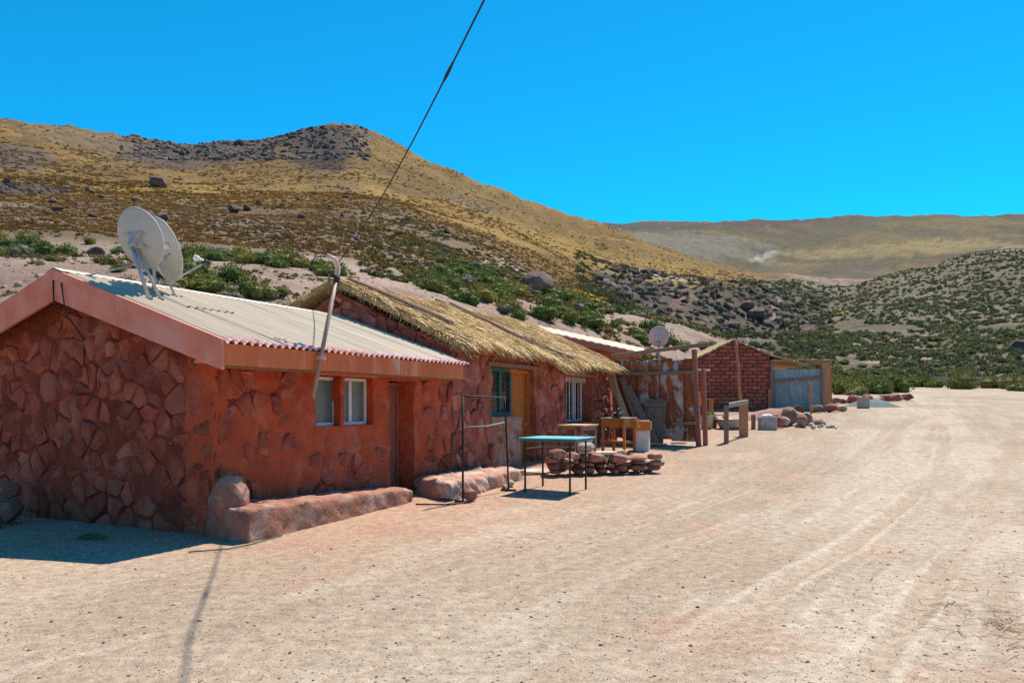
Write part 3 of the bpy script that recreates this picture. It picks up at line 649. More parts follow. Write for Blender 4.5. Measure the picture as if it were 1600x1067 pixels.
def wall_stones(parent, mapf, poly, size, seed, mat='red_stone_shaded', holes=(), skip=.1, proud=(.008, .04), aspect=1.2, gap=.9, limit=300, keep=None, base=.0):
    r = random.Random(seed+5); k = 0
    for pg in voronoi_cells(poly, size, seed, aspect):
        ar = area2(pg)
        if ar < size*size*.22: continue
        cx = sum(p[0] for p in pg)/len(pg); cy = sum(p[1] for p in pg)/len(pg)
        if keep is not None and not keep(cx, cy): continue
        if any(h[0]-.04 < p[0] < h[1]+.04 and h[2]-.04 < p[1] < h[3]+.04 for h in holes for p in pg+[(cx, cy)]): continue
        if r.random() < skip or k >= limit: continue
        g = gap*r.uniform(.9, 1.03)
        pg = [((p[0]-cx)*g, (p[1]-cy)*g) for p in pg]
        ch = []
        for q in range(len(pg)):
            p0, p1 = pg[q], pg[(q+1) % len(pg)]; t = r.uniform(.07, .22)
            ch += [(p0[0]*(1-t)+p1[0]*t, p0[1]*(1-t)+p1[1]*t), (p0[0]*t+p1[0]*(1-t), p0[1]*t+p1[1]*(1-t))]
        h = r.uniform(*proud); tx, ty = r.uniform(-.14, .14), r.uniform(-.14, .14)
        V = []; n = len(ch)
        for sc, hh in ((1.0, -.07), (1.0, h*.15-.004), (.90, h*.78), (.60, h*1.02)):
            for (x, y) in ch:
                jx = r.uniform(-.011, .011); V.append((x*sc+jx, y*sc+r.uniform(-.011, .011), base+hh+(tx*x+ty*y if sc <= 1 and hh > 0 else 0)+r.uniform(-.007, .007)))
        V.append((0, 0, base+h*1.12))
        F = [(l*n+q, l*n+(q+1) % n, (l+1)*n+(q+1) % n, (l+1)*n+q) for l in range(3) for q in range(n)]+[(3*n+q, 3*n+(q+1) % n, 4*n) for q in range(n)]
        o0 = Vector(mapf(cx, cy, 0))
        me = bpy.data.meshes.new('stone'); me.from_pydata([Vector(mapf(cx+x, cy+y, z))-o0 for x, y, z in V], [], F); me.update()
        bm = bmesh.new(); bm.from_mesh(me); bmesh.ops.recalc_face_normals(bm, faces=bm.faces)
        if sum((f.normal.dot(Vector(mapf(0, 0, 1))-Vector(mapf(0, 0, 0))) for f in bm.faces)) < 0: bmesh.ops.reverse_faces(bm, faces=bm.faces)
        bm.to_mesh(me); bm.free()
        me.polygons.foreach_set('use_smooth', [True]*len(me.polygons)); me.set_sharp_from_angle(angle=math.radians(42))
        mesh_obj('stone', me, 'rose_stone' if r.random() < .15 else mat, parent, loc=o0); k += 1
    return k

FRONT = lambda a, z, h: (a, -h, z)             # a along the front
GABLE = lambda a, z, h: (-h, a, z)             # a into the house, facing the near end

def corrugated(x0, x1, p_top, p_bot, pitch=.12, amp=.024, rows=3, warp=0.0, seed=0, thick=.0):
    """corrugated sheet between two (y,z) lines; waves run down the slope"""
    n = max(4, int((x1-x0)/pitch*8)); mb = MB(); T = Vector((0, *p_top)); Bt = Vector((0, *p_bot))
    nrm = Vector((1, 0, 0)).cross(Bt-T).normalized()
    if nrm.z < 0: nrm = -nrm
    r = random.Random(seed); w = [[r.uniform(-1, 1)*warp for _ in range(rows+1)] for _ in range(3)]
    for k in range(rows+1):
        for i in range(n+1):
            x = x0+(x1-x0)*i/n; p = T+(Bt-T)*(k/rows); f = i/n
            lift = amp*math.sin(2*math.pi*x/pitch)+w[0][k]*(1-f)+w[1][k]*f
            mb.v.append(tuple(Vector((x, 0, 0))+p+nrm*lift))
    mb.f += [(k*(n+1)+i, k*(n+1)+i+1, (k+1)*(n+1)+i+1, (k+1)*(n+1)+i) for k in range(rows) for i in range(n)]
    return mb

# ------------------------------------------------------------------ the red stone house with the tin roof
h1 = thing('stone_house', 'red painted rubble house with cream corrugated roof in the foreground', 'house', HOUSE_O, HOUSE_ROT)
H1L, H1D, EAVE1, RIDGE1 = 5.28, 4.7, 2.15, 3.10
slope1 = (RIDGE1-EAVE1)/(H1D/2+.42)
gtop = lambda u: 2.06+slope1*((u+.35) if u < H1D/2 else (H1D+.35-u))
relief_wall('gable_wall', 'red_mud_shaded', h1, GABLE, 0, H1D, -.35, 2.9, (), .4, .04, .065, 3, top=gtop, freq=4.2)
wall_stones(h1, GABLE, [(0.02, -.05), (H1D, -.05), (H1D, 2.0), (H1D/2, 2.72), (0.02, 2.0)], .24, 11, 'red_stone_shaded', skip=.07, proud=(.002, .040), aspect=1.12, gap=.95, base=.0)
h1_holes = [(1.74, 2.25, 1.2, 1.9), (2.335, 3.03, 1.2, 1.9), (3.40, 4.12, -.35, 1.87)]
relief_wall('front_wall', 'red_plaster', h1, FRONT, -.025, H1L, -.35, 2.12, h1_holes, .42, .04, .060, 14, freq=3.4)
wall_stones(h1, FRONT, [(0.03, .05), (H1L, .05), (H1L, 1.95), (.03, 1.95)], .27, 23, 'red_stone_shaded', holes=h1_holes+[(1.6, 3.4, .95, 2.1)], skip=.22, proud=(.0, .040), aspect=1.15, gap=.9, base=.006)
MB().box(0, H1L-.02, H1D-.4, H1D, -.35, 2.1).build('back_wall', 'red_mud_shaded', h1)
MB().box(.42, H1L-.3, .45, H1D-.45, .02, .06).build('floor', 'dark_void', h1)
MB().box(3.0, H1L-.35, .95, 1.0, .0, 2.05).build('doorway_dark_sheet', 'dark_void', h1)  # near-black sheet standing in for the darkness behind the doorway
# roof sheets, each its own piece
yr, ye, yb = H1D/2, -.44, H1D+.44
ze = EAVE1-.0
def roof_y(y): return RIDGE1+.03-slope1*abs(y-yr)
xs = [-.30, .62, 1.55, 2.45, 3.38, 4.28, 5.10]
for k in range(6):
    x0, x1 = xs[k], xs[k+1]+.05
    up = .006*(k % 2)
    o = corrugated(x0, x1, (yr-.02, roof_y(yr-.02)+.03+up), (ye+.09, roof_y(ye+.09)+.03+up), rows=5, warp=.006, seed=k).build('roof_sheet', 'roof_metal', h1, smooth=True)
    corrugated(x0, x1, (ye+.09, roof_y(ye+.09)+.03+up), (ye-.05, roof_y(ye-.05)+.022+up), rows=1, seed=k).build('painted_edge', 'pink_paint', o, smooth=True)
    corrugated(x0, x1, (yr+.02, roof_y(yr+.02)+.03+up), (yb+.05, roof_y(yb+.05)+.03+up), rows=4, warp=.006, seed=k+9).build('roof_sheet', 'roof_metal', h1, smooth=True)
corrugated(.45, 1.28, (1.42, roof_y(1.42)+.062), (.98, roof_y(.98)+.052), rows=1).build('roof_patch', 'roof_metal', h1, smooth=True)
rc = MB(); hw = .16
for (y0, y1) in ((yr-hw, yr), (yr, yr+hw)):
    rc.add([(-.33, y0, roof_y(y0)+.052), (5.12, y0, roof_y(y0)+.052), (5.12, y1, roof_y(y1)+.052), (-.33, y1, roof_y(y1)+.052)], [(0, 1, 2, 3)])
rc.build('ridge_cap', 'roof_white', h1)
MB().box(-.25, 5.05, -.34, -.30, 1.9, 1.94).build('eave_batten', 'old_wood', h1)
# fascia boards
def rake(name, y0, y1, mat):
    t = 0.045; x0 = -.335
    z0, z1 = roof_y(y0)+.035, roof_y(y1)+.035; hgt0 = .385
    mb = MB()
    v = []
    for x in (x0, x0+t):
        v += [(x, y0, z0), (x, y1, z1), (x, y1, z1-hgt0), (x, y0, z0-hgt0*.86)]
    mb.add(v, [(0, 3, 2, 1), (4, 5, 6, 7), (0, 1, 5, 4), (1, 2, 6, 5), (2, 3, 7, 6), (3, 0, 4, 7)])
    return mb.build(name, mat, h1, bevel=.006, fix=True)
rake('fascia_board', ye-.02, yr, 'fascia_pink'); rake('fascia_board', yb+.02, yr+.002, 'fascia_pink')
for (a, b, dz) in ((-.285, 1.42, 0), (1.425, 3.05, .004), (3.055, 4.93, -.003)):
    MB().box(a, b, ye-.012, ye+.025, roof_y(ye)-.245+dz, roof_y(ye)-.01+dz).build('fascia_board', 'fascia_orange', h1, bevel=.005)
MB().box(-.29, 4.95, ye+.03, -.01, roof_y(ye)-.22, roof_y(ye)-.18).build('soffit_board', 'fascia_orange', h1)
MB().tube([(-.345, 2.33, 3.02), (-.36, 2.30, 2.80), (-.345, 2.26, 2.62), (-.2, 2.22, 2.55), (-.03, 2.2, 2.3), (-.03, 2.2, 2.0)], .009, 6).build('loose_wire', 'black_plastic', h1, smooth=True)
MB().tube([(-.345, 2.18, 2.98), (-.37, 2.08, 2.70), (-.36, 2.0, 2.60), (-.2, 1.98, 2.56)], .008, 6).build('loose_wire', 'black_plastic', h1, smooth=True)
# windows
def casement(parent, x0, x1, z0, z1, y, split=None, mat='white_frame', pane='pane', fw=.045):
    w = MB(); w.box(x0, x0+fw, y, y+.05, z0, z1).box(x1-fw, x1, y, y+.05, z0, z1).box(x0+fw, x1-fw, y, y+.05, z0, z0+fw).box(x0+fw, x1-fw, y, y+.05, z1-fw, z1)
    if split: w.box(split-fw*.6, split+fw*.6, y-.012, y+.052, z0+fw, z1-fw)
    f = w.build('window', mat, parent, bevel=.004)
    edges = [x0+fw]+([split-fw*.6, split+fw*.6] if split else [])+[x1-fw]
    for q in range(0, len(edges), 2): MB().box(edges[q], edges[q+1], y+.02, y+.028, z0+fw, z1-fw).build('pane', pane, f)
    return f
casement(h1, 1.78, 2.30, 1.205, 1.885, .13); casement(h1, 2.30, 3.02, 1.205, 1.885, .13, split=2.62)
MB().box(2.252, 2.333, .0, .125, 1.2, 1.9).build('mullion', 'red_plaster', h1, bevel=.01)
for a, b in ((1.742, 2.243), (2.337, 3.028)): MB().box(a, b, .01, .30, 1.188, 1.204).build('sill', 'red_plaster', h1)
MB().box(1.70, 3.08, -.022, .02, 1.90, 1.955).build('lintel', 'fascia_orange', h1)
# door frame and the dark leaf standing ajar
MB().box(3.62, 3.67, .30, .36, .0, 1.85).box(4.07, 4.115, .30, .36, .0, 1.85).box(3.67, 4.07, .30, .36, 1.79, 1.85).build('door_frame', 'red_wood', h1, bevel=.004)
MB().box(3.675, 4.065, .33, .37, .03, 1.785).build('door', 'red_wood', h1, bevel=.004)
MB().box(3.36, 4.15, -.03, .4, -.05, .12).build('threshold', 'bench_mud', h1, bevel=.015)

# ------------------------------------------------------------------ the thatched house
h2 = thing('thatched_house', 'rough stone house with straw thatch joined to the tin-roofed house', 'house', HOUSE_O, HOUSE_ROT)
S0, S1, D2, RZ2 = 5.285, 14.1, 4.9, 3.72
h2_holes = [(6.82, 8.12, 1.27, 2.25), (8.12, 8.88, -.2, 2.25), (10.68, 12.5, 1.06, 2.2)]
relief_wall('front_wall', 'h2_mud', h2, FRONT, S0, S1, -.2, 2.52, h2_holes, .40, .06, .055, 31, freq=2.6)
wall_stones(h2, FRONT, [(S0, .05), (S1, .25), (S1, 2.45), (S0, 2.45)], .27, 37, 'h2_stone', holes=h2_holes, skip=.28, proud=(.008, .05), aspect=.95, gap=.9, limit=190, base=.012)
g2 = lambda u: 2.5+(RZ2-.12-2.5)*(u/(D2/2) if u < D2/2 else (D2-u)/(D2/2))
relief_wall('gable_wall', 'h2_mud', h2, lambda a, z, h: (S0-.01-h, a, z), 0, D2, 2.0, 3.5, (), .35, .06, .035, 41, top=g2)
wall_stones(h2, lambda a, z, h: (S0-.01-h, a, z), [(.0, 2.15), (D2, 2.15), (D2, 2.55), (D2/2, 3.55), (0, 2.55)], .25, 43, 'h2_stone', skip=.03, proud=(.03, .08), aspect=1.25, gap=.92, limit=70)
MB().box(S1-.4, S1-.01, .4, D2, -.2, 2.5).add([(S1-.4, .0, 2.5), (S1-.4, D2, 2.5), (S1-.4, D2/2, RZ2-.12), (S1-.02, 0, 2.5), (S1-.02, D2, 2.5), (S1-.02, D2/2, RZ2-.12)], [(0, 1, 2), (5, 4, 3), (0, 2, 5, 3), (1, 4, 5, 2), (0, 3, 4, 1)]).build('end_wall', 'h2_mud', h2, fix=True)
MB().box(S0, S1, D2-.4, D2, -.2, 2.5).build('back_wall', 'h2_mud', h2)
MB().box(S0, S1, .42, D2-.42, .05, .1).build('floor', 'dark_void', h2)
# recess: teal window over a plastered apron, orange door beside it
casement(h2, 6.95, 8.14, 1.275, 2.24, .20, split=7.60, mat='teal_paint', pane='clear_pane', fw=.07)
cu = MB()
for k in range(24):
    x = 7.05+1.0*k/24; cu.v += [(x, .255+.018*math.sin(k*1.6), 2.19), (x, .255+.03*math.sin(k*1.6+.4), 1.31)]
cu.f = [(2*k, 2*k+1, 2*k+3, 2*k+2) for k in range(23)]
cu.build('curtain', 'cloth_white', h2, smooth=True)
gr = MB()
for k in range(9): gr.box(7.0+k*.13, 7.004+k*.13, .165, .172, 1.3, 2.2)
for k in range(8): gr.box(6.98, 8.1, .16, .166, 1.36+k*.11, 1.364+k*.11)
gr.build('window_grille', 'iron', h2)
MB().box(6.80, 8.13, -.045, .19, .0, 1.268).build('apron', 'bench_mud', h2, bevel=.02)
dr = MB().box(8.14, 8.98, .21, .26, .12, 2.235).build('door', 'orange_door', h2, bevel=.004)
for (z0, z1) in ((.25, .75), (.85, 1.45), (1.55, 2.12)):
    MB().box(8.25, 8.72, .200, .215, z0, z1).build('door_panel', 'orange_door', dr, bevel=.012)
MB().box(8.80, 8.86, .17, .2, 1.05, 1.1).build('door_handle', 'galv', dr, bevel=.005)
MB().box(8.86, 8.93, .12, .205, .1, 2.24).box(8.0, 8.86, .15, .205, 2.17, 2.24).build('door_frame', 'orange_wood', h2, bevel=.005)
MB().box(6.62, 9.12, -.065, .3, 2.252, 2.33).build('lintel', 'old_wood', h2, bevel=.012)
MB().box(10.5, 12.72, -.065, .3, 2.202, 2.275).build('lintel', 'old_wood', h2, bevel=.012)
w3 = casement(h2, 10.9, 12.5, 1.07, 2.19, .27, split=11.9, mat='white_frame', pane='clear_pane', fw=.05)
cs = MB(); cr = MB(); n = 26
for k in range(n):
    x = 10.93+1.5*k/n; (cr if k % 4 == 1 else cs).add([(x, .30+.02*(k % 2), 2.15), (x+1.5/n, .30+.02*((k+1) % 2), 2.15), (x+1.5/n, .30+.02*((k+1) % 2), 1.1), (x, .30+.02*(k % 2), 1.1)], [(0, 1, 2, 3)])
cs.build('curtain', 'cloth_white', h2); cr.build('curtain_stripe', 'cloth_rose', h2)
for k in range(7): MB().box(11.0+k*.2, 11.028+k*.2, .18, .2, 1.08, 2.18).build('window_bar', 'cloth_rose' if k % 2 else 'white_frame', h2)
MB().box(10.9, 12.5, .16, .2, 2.06, 2.19).build('pelmet', 'cloth_rose', h2)
# thatch
def thatch_z(x, y):
    t = abs(y-D2/2)/(D2/2+.4); sag = .07*math.sin(x*1.1)*t+.05*math.sin(x*2.3+1)*t
    drop = .10*max(0, (x-S0)/(S1-S0))*t
    return RZ2+.14-(RZ2-2.40)*t**1.03+sag-drop
def thatch_slab():
    mb = MB(); nx, ny = 110, 34; y0, y1 = -.40, D2+.4
    xs_ = [S0-.20+(S1-S0-.02)*i/nx for i in range(nx+1)]
    for layer in (0, 1):
        for j in range(ny+1):
            for i in range(nx+1):
                x = xs_[i]; y = y0+(y1-y0)*j/ny
                if j in (0, ny): y += .07*(random.random()-.5)
                if i in (0, nx): x += .08*(random.random()-.5)
                z = thatch_z(x, y)-(.11 if layer else 0)
                if layer == 0: z += .12*(float(fbm(x*1.8, y*3.2, 61, 3))-.5)
                mb.v.append((x, y, z))
    s = (nx+1)*(ny+1)
    for j in range(ny):
        for i in range(nx):
            a = j*(nx+1)+i; mb.f += [(a, a+1, a+nx+2, a+nx+1), (s+a, s+a+nx+1, s+a+nx+2, s+a+1)]
    for i in range(nx):
        for j in (0, ny): a = j*(nx+1)+i; mb.f.append((a, a+1, s+a+1, s+a))
    for j in range(ny):
        for i in (0, nx): a = j*(nx+1)+i; mb.f.append((a, a+nx+1, s+a+nx+1, s+a))
    return mb.build('thatch', 'thatch', h2, smooth=True, fix=True)
th = thatch_slab()
def straw():
    V = []; F = []; C = []; r = random.Random(5)
    pal = [(.82, .63, .33), (.74, .54, .26), (.87, .71, .42), (.64, .45, .22), (.52, .35, .18), (.89, .76, .52)]
    def strand(p, d, L, w, col, lift, droop):
        k = len(V); sd = d.cross(Vector((0, 0, 1))).normalized()*w
        a = p; b = p+d*L*.5+Vector((0, 0, lift)); c = p+d*L+Vector((0, 0, lift*1.2-droop))
        V.extend([a-sd, a+sd, b-sd, b+sd, c]); F.extend([(k, k+1, k+3), (k, k+3, k+2), (k+2, k+3, k+4)]); C.extend([col]*5)
    for side in (0, 1):
        for q in range(17000 if side == 0 else 4000):
            x = r.uniform(S0-.22, S1-.22); t = r.random()**.9; yy = -.42+t*(D2/2+.42)
            y = yy if side == 0 else D2-yy
            dn = Vector((r.gauss(.12, .34), -1 if side == 0 else 1, 0)).normalized()
            z = thatch_z(x, y)+.02+.10*(float(fbm(x*1.8, y*3.2, 61, 3))-.5)
            eps = .1; zz = thatch_z(x, y+dn.y*eps); sl = (zz-thatch_z(x, y))/eps
            d = Vector((dn.x, dn.y, sl)).normalized()
            patch = float(vn(x*.9, y*1.1, 71)); col = pal[min(5, int(r.random()*6))]
            if patch > .6 and r.random() < .7: col = pal[3+int(r.random()*2)]
            f = r.uniform(.8, 1.15); L = r.uniform(.18, .5)
            strand(Vector((x, y, z)), d, L, r.uniform(.005, .012), tuple(c*f for c in col), r.uniform(.0, .045), .06 if t < .08 else 0)
    for q in range(3400):                                            # ragged fringe along the eave and the near gable
        if q % 3:
            x = r.uniform(S0-.2, S1-.22); y = -.38+r.uniform(-.04, .1); p = Vector((x, y, thatch_z(x, y)-r.uniform(0, .14)))
            d = Vector((r.gauss(.08, .3), -1, r.uniform(-1.0, -.3))).normalized(); L = r.uniform(.06, .20)
        else:
            y = r.uniform(-.35, D2+.3); x = S0-.17; p = Vector((x, y, thatch_z(x, y)-r.uniform(-.02, .14)))
            d = Vector((-1, r.gauss(0, .5)-(.5 if y < D2/2 else -.5), r.uniform(-.8, .1))).normalized(); L = r.uniform(.06, .20)
        f = r.uniform(.7, 1.1); strand(p, d, L, r.uniform(.005, .011), tuple(c*f for c in pal[int(r.random()*5)]), .01, .03)
    me = np_mesh('straw', [tuple(v) for v in V], F, np.array(C))
    o = mesh_obj('straw', me, 'straw', th); o['kind'] = 'stuff'
straw()
def roof_pole(x0, y0, x1, y1, r, mat='old_wood'):
    p = [Vector((x0+(x1-x0)*t, y0+(y1-y0)*t, thatch_z(x0+(x1-x0)*t, y0+(y1-y0)*t)+.05+r)) for t in (0, .25, .5, .75, 1)]
    MB().tube(p, r, 7).build('roof_pole', mat, h2, smooth=True)
roof_pole(5.45, 2.35, 5.9, .3, .03); roof_pole(5.62, 2.3, 6.1, .6, .025)
roof_pole(9.0, 2.2, 9.5, .3, .04, 'old_wood'); roof_pole(9.6, 1.4, 10.6, -.25, .025); roof_pole(8.6, 2.35, 9.2, 1.4, .025)

# ------------------------------------------------------------------ benches, boulders and loose stones at the house fronts
def rounded_block(name, mat, corners, z0s, z1s, seed, label, cat, nrm_amp=.03, n=14):
    """lumpy masonry block over a four-sided plan (house coordinates s,d)"""
    mb = MB(); c = sum((HW(*q, 0) for q in corners), Vector())/4; c.z = min(z0s)
    P = [HW(*q, 0) for q in corners]; r = random.Random(seed); nx, ny, nz = n*4, 12, 10; idx = {}
    def pt(u, v, w):
        e = .035
        p = (P[0]*(1-u)+P[1]*u)*(1-v)+(P[3]*(1-u)+P[2]*u)*v
        zb = (z0s[0]*(1-u)+z0s[1]*u); zt = (z1s[0]*(1-u)+z1s[1]*u)
        cu_ = min(u, 1-u)*12; cv = min(v, 1-v)*5; cw = (1-w)*5
        z = zb+(zt-zb)*w
        k = 0
        ctr = (P[0]+P[1]+P[2]+P[3])/4
        rnd = 0
        for a in (cu_, cv, cw): rnd += max(0, 1-a)
        sh = max(0, rnd-1)*.03
        d = p-ctr; p = p-d.normalized()*sh
        z -= max(0, 1-cw)*max(0, rnd-1)*.025
        nn = nrm_amp*2*(float(fbm(p.x*5+seed, p.y*5+z*6, 90+seed, 5, .62))-.5); nn2 = nrm_amp*2*(float(fbm(p.x*5-z*5, p.y*5, 95+seed, 5, .62))-.5)
        return Vector((p.x+nn, p.y+nn2, z+nn*.8))-c
    def grid(f, na, nb):
        k = len(mb.v)
        for a in range(na+1):
            for b in range(nb+1): mb.v.append(tuple(pt(*f(a/na, b/nb))))
        mb.f.extend([(k+a*(nb+1)+b, k+(a+1)*(nb+1)+b, k+(a+1)*(nb+1)+b+1, k+a*(nb+1)+b+1) for a in range(na) for b in range(nb)])
    grid(lambda a, b: (a, b, 1), nx, ny); grid(lambda a, b: (a, 1, b), nx, nz); grid(lambda a, b: (a, 0, b), nx, nz)
    grid(lambda a, b: (0, a, b), ny, nz); grid(lambda a, b: (1, a, b), ny, nz)
    me = mb.mesh(name); bm = bmesh.new(); bm.from_mesh(me); bmesh.ops.remove_doubles(bm, verts=bm.verts, dist=.002); bmesh.ops.recalc_face_normals(bm, faces=bm.faces); bm.to_mesh(me); bm.free()
    me.polygons.foreach_set('use_smooth', [True]*len(me.polygons))
    return tag(mesh_obj(name, me, mat, None, loc=c), label, cat)
rounded_block('mud_bench', 'bench_mud', [(-.12, -.02), (3.3, -.02), (3.3, .52), (-.20, .68)], (-.06, -.03), (.40, .27), 1, 'low plastered bench along the tin-roofed house wall', 'bench', .04)
rounded_block('stone_bench', 'bench_pale', [(3.95, .05), (6.55, .05), (6.35, .95), (3.55, .98)], (-.05, .05), (.36, .34), 2, 'rough pale-topped stone bench left of the blue table', 'bench', .08)
def put_rock(name, label, cat, p, dims, seed, mat, rot=0, group=None, n=26, jag=.14, sink=.1, tilt=0, sq=.85):
    o = mesh_obj(name, rock_mesh(seed, dims, n, jag, 1, sq), mat); o.location = (p[0], p[1], p[2]+dims[2]*(1-sink)); o.rotation_euler = (tilt, 0, rot)
    return tag(o, label, cat, group)
p = HW(.0, .22, .16); put_rock('boulder', 'rounded boulder on the house corner at the end of the plastered bench', 'boulder', p, (.23, .21, .30), 4, 'field_stone', .4, n=70, jag=.07, sq=1.0)
for k, (s, u, q, lab) in enumerate([(-.55, 3.0, .24, 'big reddish stone at the left edge by the gable wall'), (-.35, 3.2, .17, 'stone propped above others against the gable wall at the left edge'), (-.75, 2.75, .10, 'small stone in shade beside the big stone at the left edge')]):
    p = HW(s, -u); 
    if k == 1: p.z += .28
    put_rock('loose_stone', lab, 'stone', p, (q, q*.8, q*.75), 20+k, 'field_stone', k)
p = HW(3.75, 1.22); put_rock('loose_stone', 'reddish block at the foot of the black metal frame', 'stone', p, (.13, .10, .11), 31, 'field_stone', .3)
p = HW(5.35, 1.12); put_rock('loose_stone', 'small pale stone in front of the stone bench by the frame leg', 'stone', p, (.10, .08, .07), 32, 'pale_stone', .9)
p = HW(5.05, 1.18); put_rock('loose_stone', 'flat stone lying against the front of the stone bench', 'stone', p, (.14, .07, .06), 33, 'field_stone', 1.2)
p = HW(7.2, .75); tag(mesh_obj('flat_slab', rock_mesh(35, (.5, .32, .05), 24, .1), 'pale_stone', None, loc=(p.x, p.y, p.z+.03), rot=(0, 0, .9)), 'flat white slab on the ground before the orange door', 'slab')
MBh = MB().tube([HW(-.85, .55)+Vector((0, 0, .015)), HW(-.55, .78)+Vector((0, 0, .015)), HW(-.3, .80)+Vector((0, 0, .015)), HW(.0, .76)+Vector((0, 0, .015)), HW(.3, .72)+Vector((0, 0, .015))], .007, 6)
tag(MBh.build('garden_hose', 'hose', None, smooth=True), 'thin green hose lying along the foot of the plastered bench', 'hose')
MBh = MB().tube([HW(3.0, .75)+Vector((0, 0, .02)), HW(3.2, 1.15)+Vector((0, 0, .02)), HW(3.5, 1.3)+Vector((0, 0, .02)), HW(3.62, 1.1)+Vector((0, 0, .02)), HW(3.45, .8)+Vector((0, 0, .05))], .012, 6)
tag(MBh.build('rubber_hose', 'black_plastic', None, smooth=True), 'loop of black hose on the ground between the two benches', 'hose')

# ------------------------------------------------------------------ on the tin roof: two dishes, the service mast, the overhead cable
def dish(name, label, centre, az, el, rx, rz, mat, legs, arm=True, parts_mat='galv', roll=0.0):
    n_ = Vector((math.sin(az)*math.cos(el), math.cos(az)*math.cos(el), math.sin(el)))
    zc = n_; xc = Vector((0, 0, 1)).cross(zc).normalized(); yc = zc.cross(xc)
    R = Matrix((xc, yc, zc)).transposed()
    C = Vector(centre); base = sum((Vector(l[1]) for l in legs), Vector())/len(legs)
    t = thing(name, label, 'satellite dish', base)
    mb = MB(); prof = [(0.0001, -.085), (.25, -.079), (.5, -.062), (.75, -.035), (.93, -.008), (1.0, 0), (1.015, -.012), (1.0, -.024), (.93, -.026), (.75, -.05), (.5, -.077), (.25, -.094), (.0001, -.10)]
    n = 40; k = len(prof)
    for (r, z) in prof:
        for j in range(n):
            a = 2*math.pi*j/n; mb.v.append(tuple(C-base+R@Vector((r*rx*math.cos(a), r*rz*math.sin(a), z))))
    mb.f = [(i*n+j, i*n+(j+1) % n, (i+1)*n+(j+1) % n, (i+1)*n+j) for i in range(k-1) for j in range(n)]
    mb.build('reflector', mat, t, smooth=True, fix=True)
    L = lambda x, y, z: C-base+R@Vector((x, y, z))
    br = MB(); br.obox(L(0, -.02, -.12), (.16, .16, .03), R.to_euler()); br.beam(L(-.09, .09, -.105), L(-.09, -.13, -.105), .02, .03); br.beam(L(.09, .09, -.105), L(.09, -.13, -.105), .02, .03)
    br.beam(L(-.14, .07, -.11), L(.14, .07, -.11), .02, .025); br.beam(L(-.14, -.10, -.11), L(.14, -.10, -.11), .02, .025); br.beam(L(0, .02, -.12), L(0, -.05, -.2), .07, .06)
    br.build('bracket', 'galv', t, bevel=.003)
    for a, b, r in legs:
        MB().tube([Vector(a)-base, Vector(b)-base], r, 10).build('mount_leg', parts_mat, t, smooth=True)
        MB().lathe([(.001, 0), (r*2.2, 0), (r*2.2, .012), (.001, .012)], 10, Vector(b)-base).build('foot_plate', parts_mat, t)
    if arm:
        a0 = L(0, -rz*.97, -.03); a1 = L(0, -rz*.72, .46)
        am = MB().tube([a0, a1], .013, 8).build('feed_arm', parts_mat, t, smooth=True)
        ax = (L(0, 0, 0)-a1).normalized(); Rl = ax.to_track_quat('Z', 'Y').to_matrix()
        MB().lathe([(.001, -.01), (.022, -.01), (.022, .06), (.036, .065), (.040, .12), (.001, .125)], 14, a1+Vector((0, 0, .045)), Rl).build('receiver', 'plastic_white', am, smooth=True)
        MB().lathe([(.001, -.09), (.024, -.09), (.024, -.01), (.001, -.01)], 12, a1+Vector((0, 0, .045)), Rl).build('receiver_cap', 'black_plastic', am, smooth=True)
        MB().tube([a1, a1+Vector((0, 0, .05))], .02, 8).build('clamp', 'iron', am)
    return t
def roofp(s, u): p = HW(s, -u, 0); p.z = roof_y(u)+.045; return p
c1 = HW(.20, -1.45, 3.56); c2 = HW(.76, -1.72, 3.55)
dish('satellite_dish', 'left satellite dish on the tin roof seen from behind, grey bracket showing', c1, math.radians(17), math.radians(22), .325, .375, 'dish_grey',
     [(c1+Vector((-.09, -.06, -.10)), roofp(.12, 1.22), .024), (c1+Vector((-.03, -.07, -.14)), roofp(.36, 1.30), .02), (c1+Vector((-.09, -.06, -.35)), roofp(.02, 2.2), .012)])
dish('satellite_dish', 'right satellite dish on the tin roof turned edge-on behind its twin', c2, math.radians(38), math.radians(22), .38, .43, 'dish_grey',
     [(c2+Vector((-.10, -.05, -.12)), roofp(.62, 1.75), .022), (c2+Vector((-.04, -.06, -.2)), roofp(.86, 1.62), .016)])

mast = thing('service_mast', 'leaning metal pipe with bent top strapped to the tin roof eave', 'pipe', HW(1.07, .50, 1.58))
mo = mast.location
mp = [HW(1.07, .505, 1.58), HW(1.52, .505, 3.10)]
MB().tube([p-mo for p in mp], .027, 10).build('pipe', 'pipe', mast, smooth=True)
hd = HW(1.43, .505, 3.37)
top = [mp[1], mp[1]+(mp[1]-mp[0]).normalized()*.10, mp[1]+(mp[1]-mp[0]).normalized()*.17+Vector((-.01, 0, 0)), hd+Vector((.03, 0, -.02)), hd+Vector((-.06, 0, .02))]
MB().tube([p-mo for p in top], .034, 10).build('bent_head', 'pipe_pink', mast, smooth=True)
MB().tube([mp[1]-Vector((0, 0, .04))-mo, mp[1]+Vector((.01, 0, .05))-mo], .042, 10).build('collar', 'iron', mast, smooth=True)
MB().tube([p-mo for p in [hd+Vector((-.06, 0, .02)), hd+Vector((-.22, .0, .0)), hd+Vector((-.27, 0, -.12)), hd+Vector((-.17, 0, -.27)), mp[1]+Vector((-.02, 0, .0))]], .008, 6).build('drip_loop', 'black_plastic', mast, smooth=True)
mm = mp[0]*.67+mp[1]*.33
MB().obox(mm-mo, (.09, .09, .05), (0, 0, HOUSE_ROT)).build('strap', 'pink_paint', mast)
